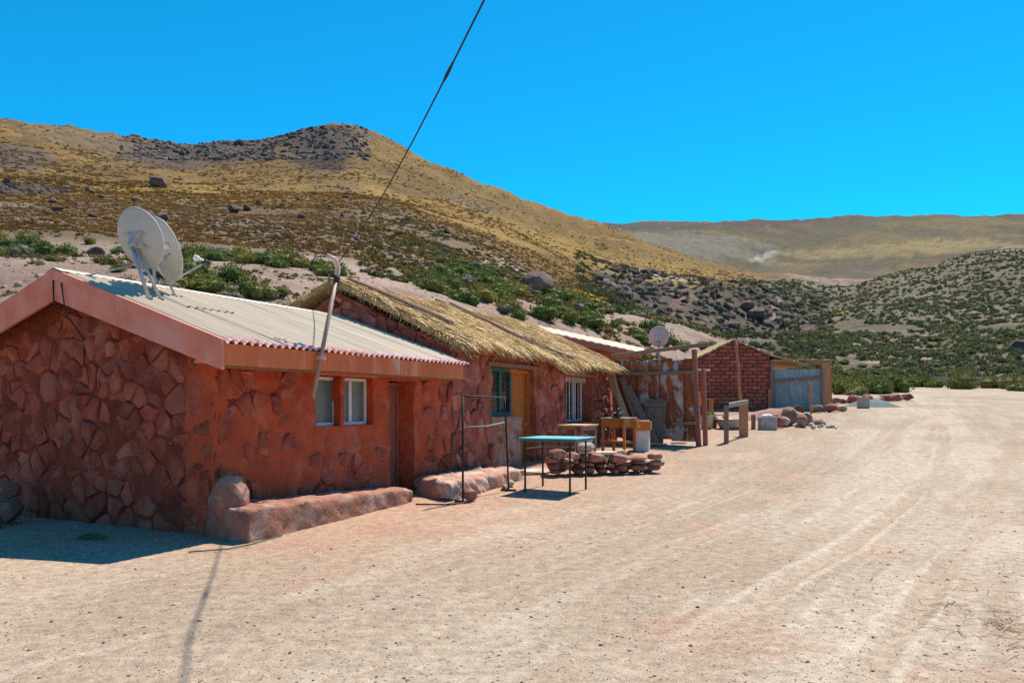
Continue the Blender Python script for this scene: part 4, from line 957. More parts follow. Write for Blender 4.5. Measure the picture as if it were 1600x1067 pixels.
P0 = HW(5.0, -2.45, 3.90); P1 = Vector((-.27, 7.5, 5.45))
def cab(t):
    p = P0+(P1-P0)*t; p.z -= .22*math.sin(math.pi*min(t, 1)) if t < 1 else 0
    if t > 1: p.z -= .10*(t-1)**2
    return p
pts = [cab(t*.1) for t in range(0, 11)]+[Vector((1.7, 5.2, 7.6)), Vector((4.2, 1.8, 9.6)), Vector((9.0, -5.0, 11.2))]
tc_ = thing('power_cable', 'black cable rising from the thatched gable peak across the sky', 'cable', P0)
MB().tube([p-P0 for p in pts], [.009+.0002*k for k in range(len(pts))], 6).build('cable', 'black_plastic', tc_, smooth=True)
MB().tube([(0, 0, -.35), (0, 0, .03)], .02, 8).build('cable_hook', 'old_wood', tc_)
sp = [cab(.84), cab(.855), cab(.87), cab(.885)]
MB().tube([p-P0 for p in sp], [.011, .020, .018, .011], 8).build('splice', 'black_plastic', tc_, smooth=True)

# ------------------------------------------------------------------ black frame and the blue table
fr = thing('metal_frame', 'thin black bar frame standing before the stone bench', 'frame', HW(3.55, 1.22))
f0 = fr.location; A = Vector((0, 0, 0)); B = HW(4.93, 1.30)-f0
zt = Vector((0, 0, 1.58)); 
MB().tube([A, A+zt], .016, 8).build('upright', 'iron', fr, smooth=True)
MB().tube([B, B+Vector((-.05, .02, 1.28)), B+Vector((-.07, .02, 1.53))], .016, 8).build('upright', 'iron', fr, smooth=True)
MB().tube([A+zt, B+Vector((-.07, .02, 1.53))], .014, 8).build('crossbar', 'iron', fr, smooth=True)
MB().tube([A+Vector((0, 0, 1.12)), A*.5+B*.5+Vector((0, 0, 1.10)), B+Vector((-.05, .02, 1.13))], .010, 8).build('crossbar', 'grey_wood', fr, smooth=True)
for q in (A, B): MB().beam(q+Vector((-.12, .05, .02)), q+Vector((.12, -.05, .02)), .03, .03).build('foot', 'iron', fr)

tb = thing('blue_table', 'square turquoise metal table on thin dark legs', 'table', HW(5.33, 2.0), HOUSE_ROT)
z0 = tb.location.z; hz = .86
MB().box(-.46, .46, -.50, .50, hz, hz+.018).build('table_top', 'table_blue', tb, bevel=.006)
MB().box(-.44, .44, -.48, -.455, hz-.035, hz-.001).box(-.44, .44, .455, .48, hz-.035, hz-.001).box(-.44, -.415, -.455, .455, hz-.035, hz-.001).box(.415, .44, -.455, .455, hz-.035, hz-.001).build('apron', 'teal_paint', tb)
LEGS = [(-.36, -.36), (-.36, .42), (.36, -.36), (.36, .42)]
for (x, y) in LEGS:
    w = tb.matrix_basis @ Vector((x, y, 0)); gz = Hs(w.x, w.y)-z0
    MB().box(x-.013, x+.013, y-.013, y+.013, gz-.02, hz-.001).build('leg', 'iron', tb)
MB().box(-.35, .35, .413, .427, hz-.17, hz-.15).build('stretcher', 'grey_wood', tb); MB().box(.353, .367, -.35, .41, hz-.17, hz-.15).build('stretcher', 'grey_wood', tb)

# ------------------------------------------------------------------ dry-stone wall with things on it
W0 = Vector((.62, 14.35, 0)); W1 = Vector((2.95, 14.95, 0)); wd = (W1-W0).normalized(); wnrm = Vector((wd.y, -wd.x, 0)); WL = (W1-W0).length
dw = thing('stone_wall', 'low dry-stone wall of stacked red stones behind the blue table', 'wall', (W0+W1)/2+Vector((0, 0, .15)))
rects = [(130, 330, 650, 760), (340, 490, 690, 790), (545, 800, 705, 815), (820, 1040, 710, 830), (1020, 1275, 740, 805), (1290, 1460, 720, 800), (95, 250, 740, 820), (390, 470, 780, 830), (450, 545, 815, 885), (550, 665, 818, 858), (1080, 1260, 800, 852), (1285, 1480, 798, 880),
         (120, 260, 820, 895), (275, 430, 805, 900), (400, 520, 890, 950), (540, 650, 865, 950), (690, 800, 890, 955), (680, 790, 830, 890), (780, 880, 828, 888), (830, 930, 888, 955), (895, 1030, 843, 935), (1055, 1270, 850, 930), (1270, 1420, 872, 925), (150, 280, 893, 950), (270, 400, 760, 812), (490, 560, 700, 815), (1020, 1090, 820, 870)]
WB = HW(7.5, 2.0).z
for k, (xa, xb, ya, yb_) in enumerate(rects):
    f = lambda q: (q-95)/(1480-95)*WL
    cx = (f(xa)+f(xb))/2; w = (f(xb)-f(xa))/2*1.04; zc = (955-(ya+yb_)/2)/7.62*14.6/1200; h = (yb_-ya)/2/7.62*14.6/1200*1.10
    pw = W0+wd*cx; o = mesh_obj('stone', rock_mesh(200+k, (w, .19, h), 30, .09), 'field_stone', dw)
    o.location = Vector((pw.x, pw.y, WB+zc+.02))+wnrm*random.uniform(-.03, .05)-dw.location; o.rotation_euler = (random.uniform(-.05, .05), random.uniform(-.04, .04), math.atan2(wd.y, wd.x))
for k in range(9):                                                        # back-up stones that fill the wall's core
    cx = .2+k*.24; pw = W0+wd*cx; o = mesh_obj('stone', rock_mesh(260+k, (.16, .14, .2 if k < 6 else .13), 20, .1), 'field_stone', dw); o.location = Vector((pw.x, pw.y, WB+(.2 if k < 6 else .12)))-wnrm*.2-dw.location
def onwall(px, d=0): return W0+wd*((px-95)/(1480-95)*WL)-wnrm*d+Vector((0, 0, 0))
p = onwall(570, .06); put_rock('loose_stone', 'pale-topped boulder lying on the dry-stone wall', 'stone', (p.x, p.y, WB+.42), (.19, .14, .10), 41, 'pale_stone', .5, n=40, sink=0, jag=.08)
p = onwall(980, .02); put_rock('loose_stone', 'small jagged stone beside the white slab on the dry-stone wall', 'stone', (p.x, p.y, WB+.36), (.10, .09, .065), 42, 'pale_stone', .2, sink=0)
p = onwall(810, .1); tag(MB().obox((0, 0, 0), (.40, .26, .05)).build('white_slab', 'plastic_white', None, bevel=.015, loc=(p.x, p.y, WB+.41), rot=(0, 0, math.atan2(wd.y, wd.x)-.1)), 'flat white slab on top of the dry-stone wall', 'slab')
bk = thing('bucket', 'white plastic bucket with lid behind the dry-stone wall', 'bucket', HW(8.35, 1.35))
MB().lathe([(.001, 0), (.115, 0), (.14, .33), (.15, .33), (.15, .37), (.137, .37), (.13, .34), (.105, .02), (.001, .02)], 20).build('body', 'plastic_white', bk, smooth=True)
MB().lathe([(.001, .375), (.17, .375), (.17, .39), (.001, .395)], 20).build('lid', 'plastic_white', bk)
MB().tube([(.15*math.cos(a), .02, .34+.16*math.sin(a)) for a in [math.pi*k/10 for k in range(11)]], .005, 6).build('handle', 'galv', bk)
bk.location.z += .18; 
tag(MB().box(-.22, .22, -.22, .22, -.1, .18).build('stone_block', 'boulder', None, bevel=.03, loc=HW(8.35, 1.35), rot=(0, 0, .6)), 'squared stone under the white bucket behind the dry-stone wall', 'block')
def table4(name, label, loc, rot, lx, ly, h, topm, legm, tt=.03, lw=.05):
    t = thing(name, label, 'table', loc, rot)
    MB().box(-lx/2, lx/2, -ly/2, ly/2, h-tt, h).build('table_top', topm, t, bevel=.005)
    for sx in (-1, 1):
        for sy in (-1, 1):
            x, y = sx*(lx/2-.06), sy*(ly/2-.06); MB().box(x-lw/2, x+lw/2, y-lw/2, y+lw/2, -.03, h-tt-.001).build('leg', legm, t, bevel=.004)
    MB().box(-lx/2+.08, lx/2-.08, -ly/2+.03, -ly/2+.055, h-tt-.09, h-tt-.002).box(-lx/2+.08, lx/2-.08, ly/2-.055, ly/2-.03, h-tt-.09, h-tt-.002).build('apron', legm, t)
    return t
table4('wooden_table', 'old wooden table with pale worn top under the barred window', HW(9.3, .85), HOUSE_ROT, .95, .6, .80, 'pale_wood', 'old_wood')
wbn = thing('workbench', 'orange wooden workbench with drawers right of the worn table', 'workbench', HW(11.2, 1.15), HOUSE_ROT)
MB().box(-.45, .50, -.32, .32, .82, .85).build('bench_top', 'grey_wood', wbn, bevel=.006)
for x, y in ((-.38, -.26), (.43, -.26), (-.38, .26), (.43, .26)): MB().box(x-.03, x+.03, y-.03, y+.03, -.05, .819).build('leg', 'orange_wood', wbn, bevel=.004)
dw1 = MB().box(-.34, .05, -.30, .25, .64, .815).build('drawer', 'orange_wood', wbn, bevel=.005); MB().tube([(-.15, -.325, .73), (-.15, -.30, .73)], .015, 8).build('knob', 'iron', dw1)
dw2 = MB().box(.1, .40, -.42, .2, .60, .80).build('drawer', 'orange_wood', wbn, bevel=.005); MB().tube([(.25, -.445, .7), (.25, -.42, .7)], .015, 8).build('knob', 'iron', dw2)
MB().box(-.35, .40, -.24, .24, .25, .28).build('shelf', 'orange_wood', wbn, bevel=.004)
cr2 = thing('wooden_crate', 'orange wooden crate with pale shovel-like board beside the workbench', 'crate', HW(12.05, 1.5), HOUSE_ROT+.2)
MB().box(-.26, .26, -.2, .2, .50, .53).build('base_board', 'orange_wood', cr2); 
for (a, b, c, d) in ((-.26, .26, -.2, -.18), (-.26, .26, .18, .2), (-.26, -.24, -.18, .18), (.24, .26, -.18, .18)): MB().box(a, b, c, d, .531, .70).build('side_board', 'orange_wood', cr2, bevel=.003)
MB().box(-.22, -.05, -.16, .16, -.05, .499).box(.04, .22, -.16, .16, -.05, .499).build('trestle', 'plastic_white', cr2, bevel=.006)
MB().box(.1, .75, -.12, .1, .702, .722).build('loose_board', 'pale_wood', cr2, bevel=.006)
gd = thing('grinding_wheel', 'small black hand-cranked wheel on the near end of the workbench', 'wheel', HW(10.72, 1.25, HW(11.2, 1.15).z+.85), HOUSE_ROT)
MB().box(-.10, .10, -.07, .07, 0, .03).box(-.03, .03, -.03, .03, .03, .10).build('stand', 'iron', gd)
MB().lathe([(.03, -.025), (.11, -.025), (.125, -.012), (.125, .012), (.11, .025), (.03, .025), (.03, -.025)], 22, (0, -.06, .11), Matrix.Rotation(math.radians(90), 3, 'X')).build('wheel', 'black_plastic', gd, smooth=True)
MB().tube([(0, -.1, .11), (0, .06, .11)], .02, 8).build('axle', 'galv', gd); MB().tube([(0, -.1, .11), (.08, -.11, .15), (.08, -.17, .15)], .008, 6).build('crank', 'pipe', gd)
p = HW(13.3, 1.0); put_rock('boulder', 'big smooth boulder leaning beside the rusted gate', 'boulder', p, (.42, .55, .36), 51, 'boulder', .9, n=46, jag=.07)

# ------------------------------------------------------------------ the rusted gate across the lane, with boards leaning on it
gL = Vector((2.80, 21.15, 0)); gR = Vector((4.78, 19.9, 0)); gdv = (gR-gL).normalized(); gw = (gR-gL).length
gate = thing('rusted_gate', 'tall gate of rusted flattened sheets between the thatched house and a post', 'gate', (gL.x, gL.y, Hs(gL.x, gL.y)), math.atan2(gdv.y, gdv.x))
zl = gate.location.z; zr = Hs(gR.x, gR.y)-zl
npn = 7; pwid = gw/npn
for k in range(npn):
    x0 = k*pwid; mb = MB(); nx, nz = 6, 14; zt_ = 2.22+.03*math.sin(k*2.1); zb_ = .08+.03*math.cos(k*1.7)
    for j in range(nz+1):
        for i in range(nx+1):
            x = x0-.015+(pwid+.03)*i/nx; z = zb_+(zt_-zb_)*j/nz
            mb.v.append((x, .012*(2*vn(x*5, z*3, k+3)-1)+.014*(k % 2)+.006*math.cos(math.pi*2*i/nx), z))
    mb.f = [(j*(nx+1)+i, j*(nx+1)+i+1, (j+1)*(nx+1)+i+1, (j+1)*(nx+1)+i) for j in range(nz) for i in range(nx)]
    o = mb.build('metal_sheet', 'rust', gate, smooth=True); so = o.modifiers.new('solid', 'SOLIDIFY'); so.thickness = .003
MB().beam((-.1, .06, 2.36), (gw+.30, .06, 2.58), .08, .10).build('top_log', 'old_wood', gate, bevel=.03)
MB().beam((.12, -.05, 1.85), (gw-.05, -.05, 1.86), .05, .09).build('rail', 'old_wood', gate, bevel=.01)
MB().beam((gw-.65, -.05, .52), (gw+.02, -.05, .55), .05, .09).build('rail', 'old_wood', gate, bevel=.01)
MB().beam((gw+.06, 0, zr-.1), (gw-.06, 0, 2.45), .12, .13, (0, 1, 0)).build('post', 'red_wood', gate, bevel=.02)
MB().beam((gw+.16, .25, zr-.1), (gw+.10, .25, 1.95), .11, .13, (0, 1, 0)).build('post', 'red_wood', gate, bevel=.02)
MB().tube([(gw+.16, -.1, zr), (gw+.10, -.1, 1.1), (gw+.05, -.1, 1.2), (gw+.0, -.1, 1.15)], .012, 6).build('latch_rod', 'galv', gate, smooth=True)
MB().box(.0, .08, -.0, .08, -.1, 2.2).build('post', 'old_wood', gate, bevel=.01)
def gp(x, out, z): return gL+gdv*x+Vector((gdv.y, -gdv.x, 0))*out+Vector((0, 0, z+zl))
def lean_board(label, a, b, w, t, mat, name='plank'):
    base = Vector(a); o = MB().beam((0, 0, 0), Vector(b)-base, w, t, (gdv.y, -gdv.x, .2)).build(name, mat, None, bevel=.006, loc=base); return tag(o, label, 'plank')
lean_board('long pale plank leaning from the thatch corner past the rusted gate', gp(.98, .75, 0), gp(-.08, .34, 2.15), .17, .035, 'pale_wood')
lean_board('narrow pale board leaning against the long plank by the thatch corner', gp(.52, .65, 1.0), gp(.10, .40, 2.12), .08, .03, 'pale_wood')
lean_board('weathered plank leaning just right of the long pale plank', gp(1.15, .55, 0), gp(.30, .14, 1.75), .15, .035, 'old_wood')
lean_board('heavy dark beam propped diagonally against the rusted gate', gp(1.52, .72, 0), gp(.50, .16, 1.5), .18, .06, 'old_wood')
pb = thing('board_screen', 'grey-brown panel of old planks propped against the rusted gate', 'panel', gp(1.32, .48, 0), math.atan2(gdv.y, gdv.x))
for k in range(6):
    x = -.30+k*.10; MB().obox((x+.05, .13, .58), (.094, .025, 1.18+.04*math.sin(k*2)), (-.22, 0, .02*math.sin(k))).build('plank', 'old_wood', pb, bevel=.004)
MB().obox((0, .20, 1.02), (.60, .025, .10), (-.22, 0, 0)).build('batten', 'old_wood', pb); MB().obox((0, .06, .22), (.56, .02, .08), (-.22, 0, 0)).build('batten', 'old_wood', pb)
lean_board('thin stick lying on the ground in front of the gate shade', gp(.7, 1.25, .03), gp(1.9, .95, .03), .03, .03, 'pale_wood')
p = gp(1.95, .25, .0); tag(MB().obox((0, 0, .02), (.35, .2, .03)).build('flat_board', 'plastic_white', None, loc=p, rot=(0, 0, .2)), 'pale flat board under the right end of the rusted gate', 'board')

# shed behind the lane, white sloping roof, pinkish dish on it
sh = thing('shed', 'brown shed with white sloping tin roof behind the thatched house', 'shed', (2.6, 25.5, Hs(2.6, 25.5)))
so_ = sh.location; 
mbx = MB(); nx = 26
for i in range(nx+1):
    t = i/nx; p0 = Vector((.75, 23.6, 3.80))*(1-t)+Vector((4.35, 25.4, 3.20))*t; p1 = Vector((.87, 27.4, 4.33))*(1-t)+Vector((5.0, 29.0, 3.62))*t; dz = .012*math.sin(i*math.pi)
    mbx.v += [tuple(p0-so_+Vector((0, 0, .02*(i % 2)))), tuple(p1-so_+Vector((0, 0, .02*(i % 2))))]
mbx.f = [(2*i, 2*i+2, 2*i+3, 2*i+1) for i in range(nx)]
o = mbx.build('roof_sheet', 'roof_metal', sh); so2 = o.modifiers.new('solid', 'SOLIDIFY'); so2.thickness = .03
MB().beam(Vector((.8, 23.62, 3.68))-so_, Vector((4.3, 25.36, 3.08))-so_, .06, .16).build('rafter', 'red_wood', sh, bevel=.01)
wv = []
for (x, y, zt_) in ((.9, 23.9, 3.62), (4.1, 25.5, 3.05), (4.6, 28.6, 3.45), (.9, 27.2, 4.2)): wv += [(x-so_.x, y-so_.y, -.3), (x-so_.x, y-so_.y, zt_-so_.z)]
MB().add(wv, [(0, 2, 3, 1), (2, 4, 5, 3), (4, 6, 7, 5), (6, 0, 1, 7), (1, 3, 5, 7)]).build('wall', 'h2_mud', sh, fix=True)
c3 = Vector((5.35, 28.0, 3.98)); dish('satellite_dish', 'round pinkish satellite dish standing behind the rusted gate', c3, math.radians(12), math.radians(20), .36, .40, 'dish_pink', [(c3+Vector((0, -.05, -.1)), Vector((5.35, 27.95, Hs(5.35, 27.95))), .035)], arm=False, parts_mat='dish_pink')
MB_ = MB().tube([(0, 0, 0), (0, 0, 2.75)], [.05, .02], 8); p = (6.15, 28.5, Hs(6.15, 28.5)); tag(MB_.build('white_post', 'plastic_white', None, loc=p, smooth=True), 'thin white post right of the pinkish dish', 'post')

# ------------------------------------------------------------------ brick house at the end of the row
BY = 36.0
bx0, bx1, bxa = 8.5, 12.05, 10.4; bz = Hs(10.3, BY)-.12
bh = thing('brick_house', 'dark red adobe brick house with gable end and thin straw roof', 'house', (bx0, BY, bz), math.radians(-2))
bw = bx1-bx0; xa = bxa-bx0; ez, rz = 2.40, 3.36
def btop(x): return ez+(rz-ez)*(x/xa) if x < xa else rz-(rz-2.62)*((x-xa)/(bw-xa))
MB().add([(0, .02, -.4), (bw, .02, -.4), (bw, .02, btop(bw)), (xa, .02, rz), (0, .02, ez), (0, 5.2, -.4), (bw, 5.2, -.4), (bw, 5.2, btop(bw)), (xa, 5.2, rz), (0, 5.2, ez)],
         [(0, 1, 2, 3, 4), (9, 8, 7, 6, 5), (0, 5, 6, 1), (1, 6, 7, 2), (2, 7, 8, 3), (3, 8, 9, 4), (4, 9, 5, 0)]).build('wall', 'adobe_mortar', bh, fix=True)
rb = random.Random(3); chz = .172; brick_me = []
for v in range(5):
    me = MB().obox((0, 0, 0), (.385, .12, .145)).mesh('brick'); 
    bm = bmesh.new(); bm.from_mesh(me); bmesh.ops.bevel(bm, geom=bm.edges, offset=.016, segments=1, affect='EDGES')
    for q in bm.verts: q.co += Vector((rb.uniform(-1, 1), rb.uniform(-1, 1), rb.uniform(-1, 1)))*.006
    bm.to_mesh(me); bm.free(); me.materials.append(M['adobe']); brick_me.append(me)
z = -.12; row = 0
while z < rz-.1:
    lo = 0.0; hi = bw
    zc = z+.09
    if zc > ez: lo = (zc-ez)/(rz-ez)*xa
    if zc > btop(bw): hi = bw-(zc-btop(bw))/(rz-btop(bw))*(bw-xa)
    x = lo+.02+(.21 if row % 2 else 0)
    while x+.2 < hi:
        w = min(.385, hi-x-.02)
        o = bpy.data.objects.new('brick', brick_me[rb.randrange(5)]); COL.objects.link(o); o.parent = bh
        o.location = (x+w/2, -.012+rb.uniform(-.012, .012), zc); o.scale.x = w/.385; o.rotation_euler = (0, rb.uniform(-.02, .02), rb.uniform(-.03, .03)); x += .42+rb.uniform(-.02, .02)
    z += chz; row += 1
def straw_roof(name, parent, ya, yb2, line, th_=.09):
    mb = MB(); n = 24
    pts_ = []
    for k in range(len(line)-1):
        for q in range(n): t = q/n; pts_.append((line[k][0]*(1-t)+line[k+1][0]*t, line[k][1]*(1-t)+line[k+1][1]*t))
    pts_.append(line[-1])
    for (x, z_) in pts_:
        j = random.uniform(-.03, .03)
        mb.v += [(x, ya-.12+random.uniform(-.05, .05), z_+th_+j), (x, yb2, z_+th_+j), (x, ya-.12+random.uniform(-.05, .05), z_+.01+j*.5), (x, yb2, z_+.01)]
    for k in range(len(pts_)-1): a = 4*k; mb.f += [(a, a+4, a+5, a+1), (a+2, a+3, a+7, a+6), (a, a+2, a+6, a+4), (a+1, a+5, a+7, a+3)]
    return mb.build(name, 'thatch', parent, fix=True)
straw_roof('straw_roof', bh, 0, 5.3, [(-.25, ez-.10), (xa, rz+.01), (bw, btop(bw)+.02), (bw+1.75, 2.18)])
MB().tube([(1.0+xa, 1.5, 2.9), (1.0+xa, 1.5, 3.62)], .06, 8).build('chimney_pipe', 'pipe_pink', bh, smooth=True)
MB().box(bw-.02, bw+.10, -.14, -.03, -.3, 2.45).build('post', 'old_wood', bh, bevel=.01)
# blue-grey sheet gate and open porch beside it
bg = thing('sheet_gate', 'blue-grey corrugated metal gate in a timber frame beside the brick house', 'gate', (12.05, BY-.15, Hs(13.2, BY)-.05), math.radians(-1))
for k in range(3):
    x0 = .20+k*.72; mb = corrugated(x0, x0+.75, (-.012*(k % 2), 1.55), (-.012*(k % 2), .10), pitch=.1, amp=.014, rows=1); o = mb.build('metal_sheet', 'blue_sheet', bg, smooth=True)
MB().box(.2, 2.34, .02, .035, 1.50, 1.98).build('upper_sheet', 'blue_sheet', bg)
for (x, w, h_) in ((.10, .10, 1.95), (2.36, .09, 2.0)): MB().box(x, x+w, -.07, .03, -.1, h_).build('frame_post', 'old_wood', bg, bevel=.01)
MB().beam((.2, -.06, 1.42), (2.36, -.06, 1.60), .06, .09).build('rail', 'red_wood', bg, bevel=.01)
MB().box(-.1, 2.3, -.05, .04, .0, .12).build('sill_beam', 'old_wood', bg, bevel=.01); MB().box(-.12, .02, -.12, -.02, -.1, 1.05).build('stake', 'post_wood', bg, bevel=.01)
pc = thing('porch', 'open timber porch with wide plank post and thin straw roof right of the metal gate', 'porch', (14.45, BY-.1, Hs(14.6, BY)-.05))
MB().box(0, .42, -.06, .04, -.1, 2.28).build('plank_post', 'post_wood', pc, bevel=.01)
MB().box(.62, .72, .5, .6, -.2, 2.05).build('post', 'orange_wood', pc, bevel=.01)
MB().beam((-2.3, 0, 2.36), (.5, 0, 2.30), .09, .12).build('beam', 'post_wood', pc, bevel=.02); MB().beam((.35, .0, 2.3), (.70, .55, 2.05), .08, .10).build('beam', 'post_wood', pc, bevel=.02); MB().beam((.67, .55, 2.1), (.67, 3.0, 2.1), .08, .1).build('beam', 'post_wood', pc)
mb = MB(); 
for i in range(15): x = -2.35+2.9*i/14; mb.v += [(x, -.12+random.uniform(-.04, .04), 2.43+random.uniform(-.015, .02)), (x, 3.0, 2.55)]
mb.f = [(2*i, 2*i+2, 2*i+3, 2*i+1) for i in range(14)]
o = mb.build('straw_roof', 'thatch', pc); q = o.modifiers.new('solid', 'SOLIDIFY'); q.thickness = .04
def pole(name, label, x, y, hgt, r0, r1, lean, mat, cat='pole'):
    zb = Hs(x, y)-.08; n = 7
    o = MB().tube([(lean*hgt*k/n+.02*math.sin(k*1.7), .01*math.cos(k), hgt*k/n) for k in range(n+1)], [r0+(r1-r0)*k/n for k in range(n+1)], 8).build(name, mat, None, smooth=True, loc=(x, y, zb)); return tag(o, label, cat)
pole('leaning_pole', 'tall thin wooden pole leaning before the brick gable', 10.05, 33.6, 3.25, .075, .055, -.075, 'post_wood')
pole('short_post', 'thin wooden stake standing before the blue-grey gate', 13.05, 33.5, 1.45, .055, .05, -.02, 'post_wood', 'post')

# ------------------------------------------------------------------ yard clutter before the brick house
sw = thing('rail_stand', 'short two-post rail of rough timber on the yard edge', 'rail', (5.72, 20.5, Hs(5.72, 20.5)))
so_ = sw.location; q = Vector((6.80, 22.55, Hs(6.8, 22.55)))-so_
MB().box(-.055, .055, -.055, .055, -.05, 1.02).build('post', 'old_wood', sw, bevel=.012)
MB().box(-.06, .06, -.06, .06, 1.021, 1.10).build('post_cap', 'iron', sw, bevel=.012)
MB().box(q.x-.11, q.x+.11, q.y-.11, q.y+.11, q.z-.05, q.z+.95).build('post', 'post_wood', sw, bevel=.02)
MB().beam((0, .07, 1.0), q+Vector((.1, 0, 1.02)), .09, .13).build('rail', 'grey_wood', sw, bevel=.012)
def gpt(x, y): return Vector((x, y, Hs(x, y)))
tag(MB().box(-.06, .06, -.06, .06, -.05, .48).build('short_post', 'old_wood', None, bevel=.01, loc=gpt(7.95, 25.3)), 'stubby dark post left of the concrete block', 'post')
blk = thing('concrete_tub', 'grey concrete tub with a pale cloth in it by the rubble heap', 'tub', gpt(8.38, 25.2), -.05)
mbq = MB().box(-.26, .26, -.22, .22, -.03, .42)
mbq.build('body', 'concrete', blk, bevel=.02)
o = mesh_obj('crumpled_cloth', rock_mesh(77, (.2, .15, .06), 40, .2), 'cloth_white', blk); o.location = (0, 0, .45)
for k, (x, y, w, lab) in enumerate([(6.45, 25.4, .22, 'pale cylindrical planter pot by the gate post'), (6.75, 25.9, .18, 'short brown planter pot right of the pale pot')]):
    t = thing('planter_pot', lab, 'plant pot', gpt(x, y)); MB().lathe([(.001, 0), (w*.85, 0), (w, .40-.1*k), (w*1.06, .41-.1*k), (w*1.06, .45-.1*k), (w*.92, .45-.1*k), (w*.9, .38-.1*k), (.001, .38-.1*k)], 18).build('pot', 'pale_stone' if k == 0 else 'clay_brick', t, smooth=True)
    mbp = MB()
    for q in range(60):
        a = random.uniform(0, 6.28); l = random.uniform(.1, .3); e = random.uniform(.5, 1.4); d = Vector((math.cos(a)*math.cos(e), math.sin(a)*math.cos(e), math.sin(e))); s_ = d.cross(Vector((0, 0, 1))).normalized()*.025; b = Vector((0, 0, .38-.1*k))+d*.03
        mbp.add([b-s_*.3, b+d*l*.5-s_, b+d*l, b+d*l*.5+s_], [(0, 1, 2, 3)])
    mbp.build('leaves', 'leaf_green', t)
t = thing('clay_pot', 'round red clay pot standing on the pale planter', 'pot', gpt(6.3, 25.6)); t.location.z += .45
MB().lathe([(.001, 0), (.10, 0), (.19, .12), (.17, .22), (.11, .27), (.14, .31), (.12, .31), (.09, .26), (.001, .25)], 18).build('pot_body', 'clay_brick', t, smooth=True)
tk = thing('wheelbarrow_tub', 'old tin tub lying behind the two-post rail', 'tub', gpt(7.2, 25.4), .1)
MB().lathe([(.001, 0), (.30, 0), (.36, .10), (.44, .30), (.47, .30), (.47, .33), (.43, .33), (.34, .10), (.28, .03), (.001, .03)], 24).build('tin_body', 'galv', tk, smooth=True)
MB().box(-.5, -.42, -.05, .05, .26, .31).box(.42, .5, -.05, .05, .26, .31).build('handle', 'iron', tk)
t = thing('orange_drum', 'orange-brown gas bottle with grey cap behind the gate post', 'gas bottle', gpt(6.55, 27.6))
MB().lathe([(.001, 0), (.2, 0), (.22, .06), (.22, 1.0), (.19, 1.12), (.10, 1.3), (.06, 1.42), (.001, 1.42)], 18).build('bottle', 'orange_wood', t, smooth=True); MB().lathe([(.001, 1.42), (.09, 1.42), (.09, 1.58), (.001, 1.6)], 12).build('cap', 'galv', t, smooth=True)
t = thing('wooden_stool', 'small orange wooden stool by the gas bottle', 'stool', gpt(7.15, 28.2))
MB().box(-.2, .2, -.2, .2, .82, .86).build('seat', 'post_wood', t, bevel=.006)
for x, y in ((-.16, -.16), (.16, -.16), (-.16, .16), (.16, .16)): MB().box(x-.03, x+.03, y-.03, y+.03, -.05, .82).build('leg', 'orange_wood', t)
tag(MB().obox((0, 0, 0), (.9, .22, .05)).build('white_board', 'plastic_white', None, bevel=.005, loc=(6.45, 26.8, Hs(6.45, 26.8)+1.95), rot=(0, .05, -.1)), 'white board sticking out above the gas bottle', 'board')
tag(MB().tube([(0, 0, -.2), (0, 0, 1.93)], .06, 8).build('prop_post', 'post_wood', None, smooth=True, loc=gpt(6.25, 26.85)), 'thin prop post holding up the white board behind the gate', 'post')
tag(MB().obox((0, 0, .03), (1.0, .18, .05)).build('loose_plank', 'pale_wood', None, bevel=.006, loc=gpt(7.6, 28.8)+Vector((0, 0, .2)), rot=(0, .03, -.1)), 'pale plank lying on stones before the brick house', 'plank')
for k, (dx) in enumerate((-.38, .38)): put_rock('loose_stone', 'stone under the %s end of the pale plank' % ('left', 'right')[k], 'stone', gpt(7.6+dx, 28.8-dx*.1), (.13, .12, .10), 130+k, 'field_stone', k, sink=0)
# heap of reddish earth with rubble
def mound(name, label, x, y, rx, ry, h, mat, seed, cat='heap'):
    mb = MB(); n, m = 36, 10; zb = Hs(x, y)
    for i in range(m+1):
        for j in range(n):
            a = 2*math.pi*j/n; f = i/m; rr_ = 1+.25*(float(vn(math.cos(a)*2+5, math.sin(a)*2+5, seed))-.5)
            px_, py_ = x+rx*f*rr_*math.cos(a), y+ry*f*rr_*math.sin(a)
            zz = Hs(px_, py_)-zb+h*max(0, (1-f*f))**1.2*(.8+.5*float(fbm(px_*2, py_*2, seed, 3)))-.04*f
            mb.v.append((px_-x, py_-y, zz+.05*(random.random()-.5)*(1-f)))
    mb.f = [(i*n+j, (i+1)*n+j, (i+1)*n+(j+1) % n, i*n+(j+1) % n) for i in range(m) for j in range(n)]
    return tag(mb.build(name, mat, None, smooth=True, loc=(x, y, zb)), label, cat)
mound('earth_heap', 'reddish earth heap between the leaning pole and the blue-grey gate', 10.3, 29.6, 1.75, .9, .40, 'dirt_mound', 3)
mound('gravel_heap', 'grey-blue gravel heap right of the porch', 18.3, 39.0, 1.6, .8, .34, 'gravel_grey', 5)
tag(MB().box(-.24, .24, -.18, .18, -.05, .52).build('concrete_block', 'concrete', None, bevel=.015, loc=gpt(17.2, 37.6)), 'grey concrete block before the gravel heap', 'block')
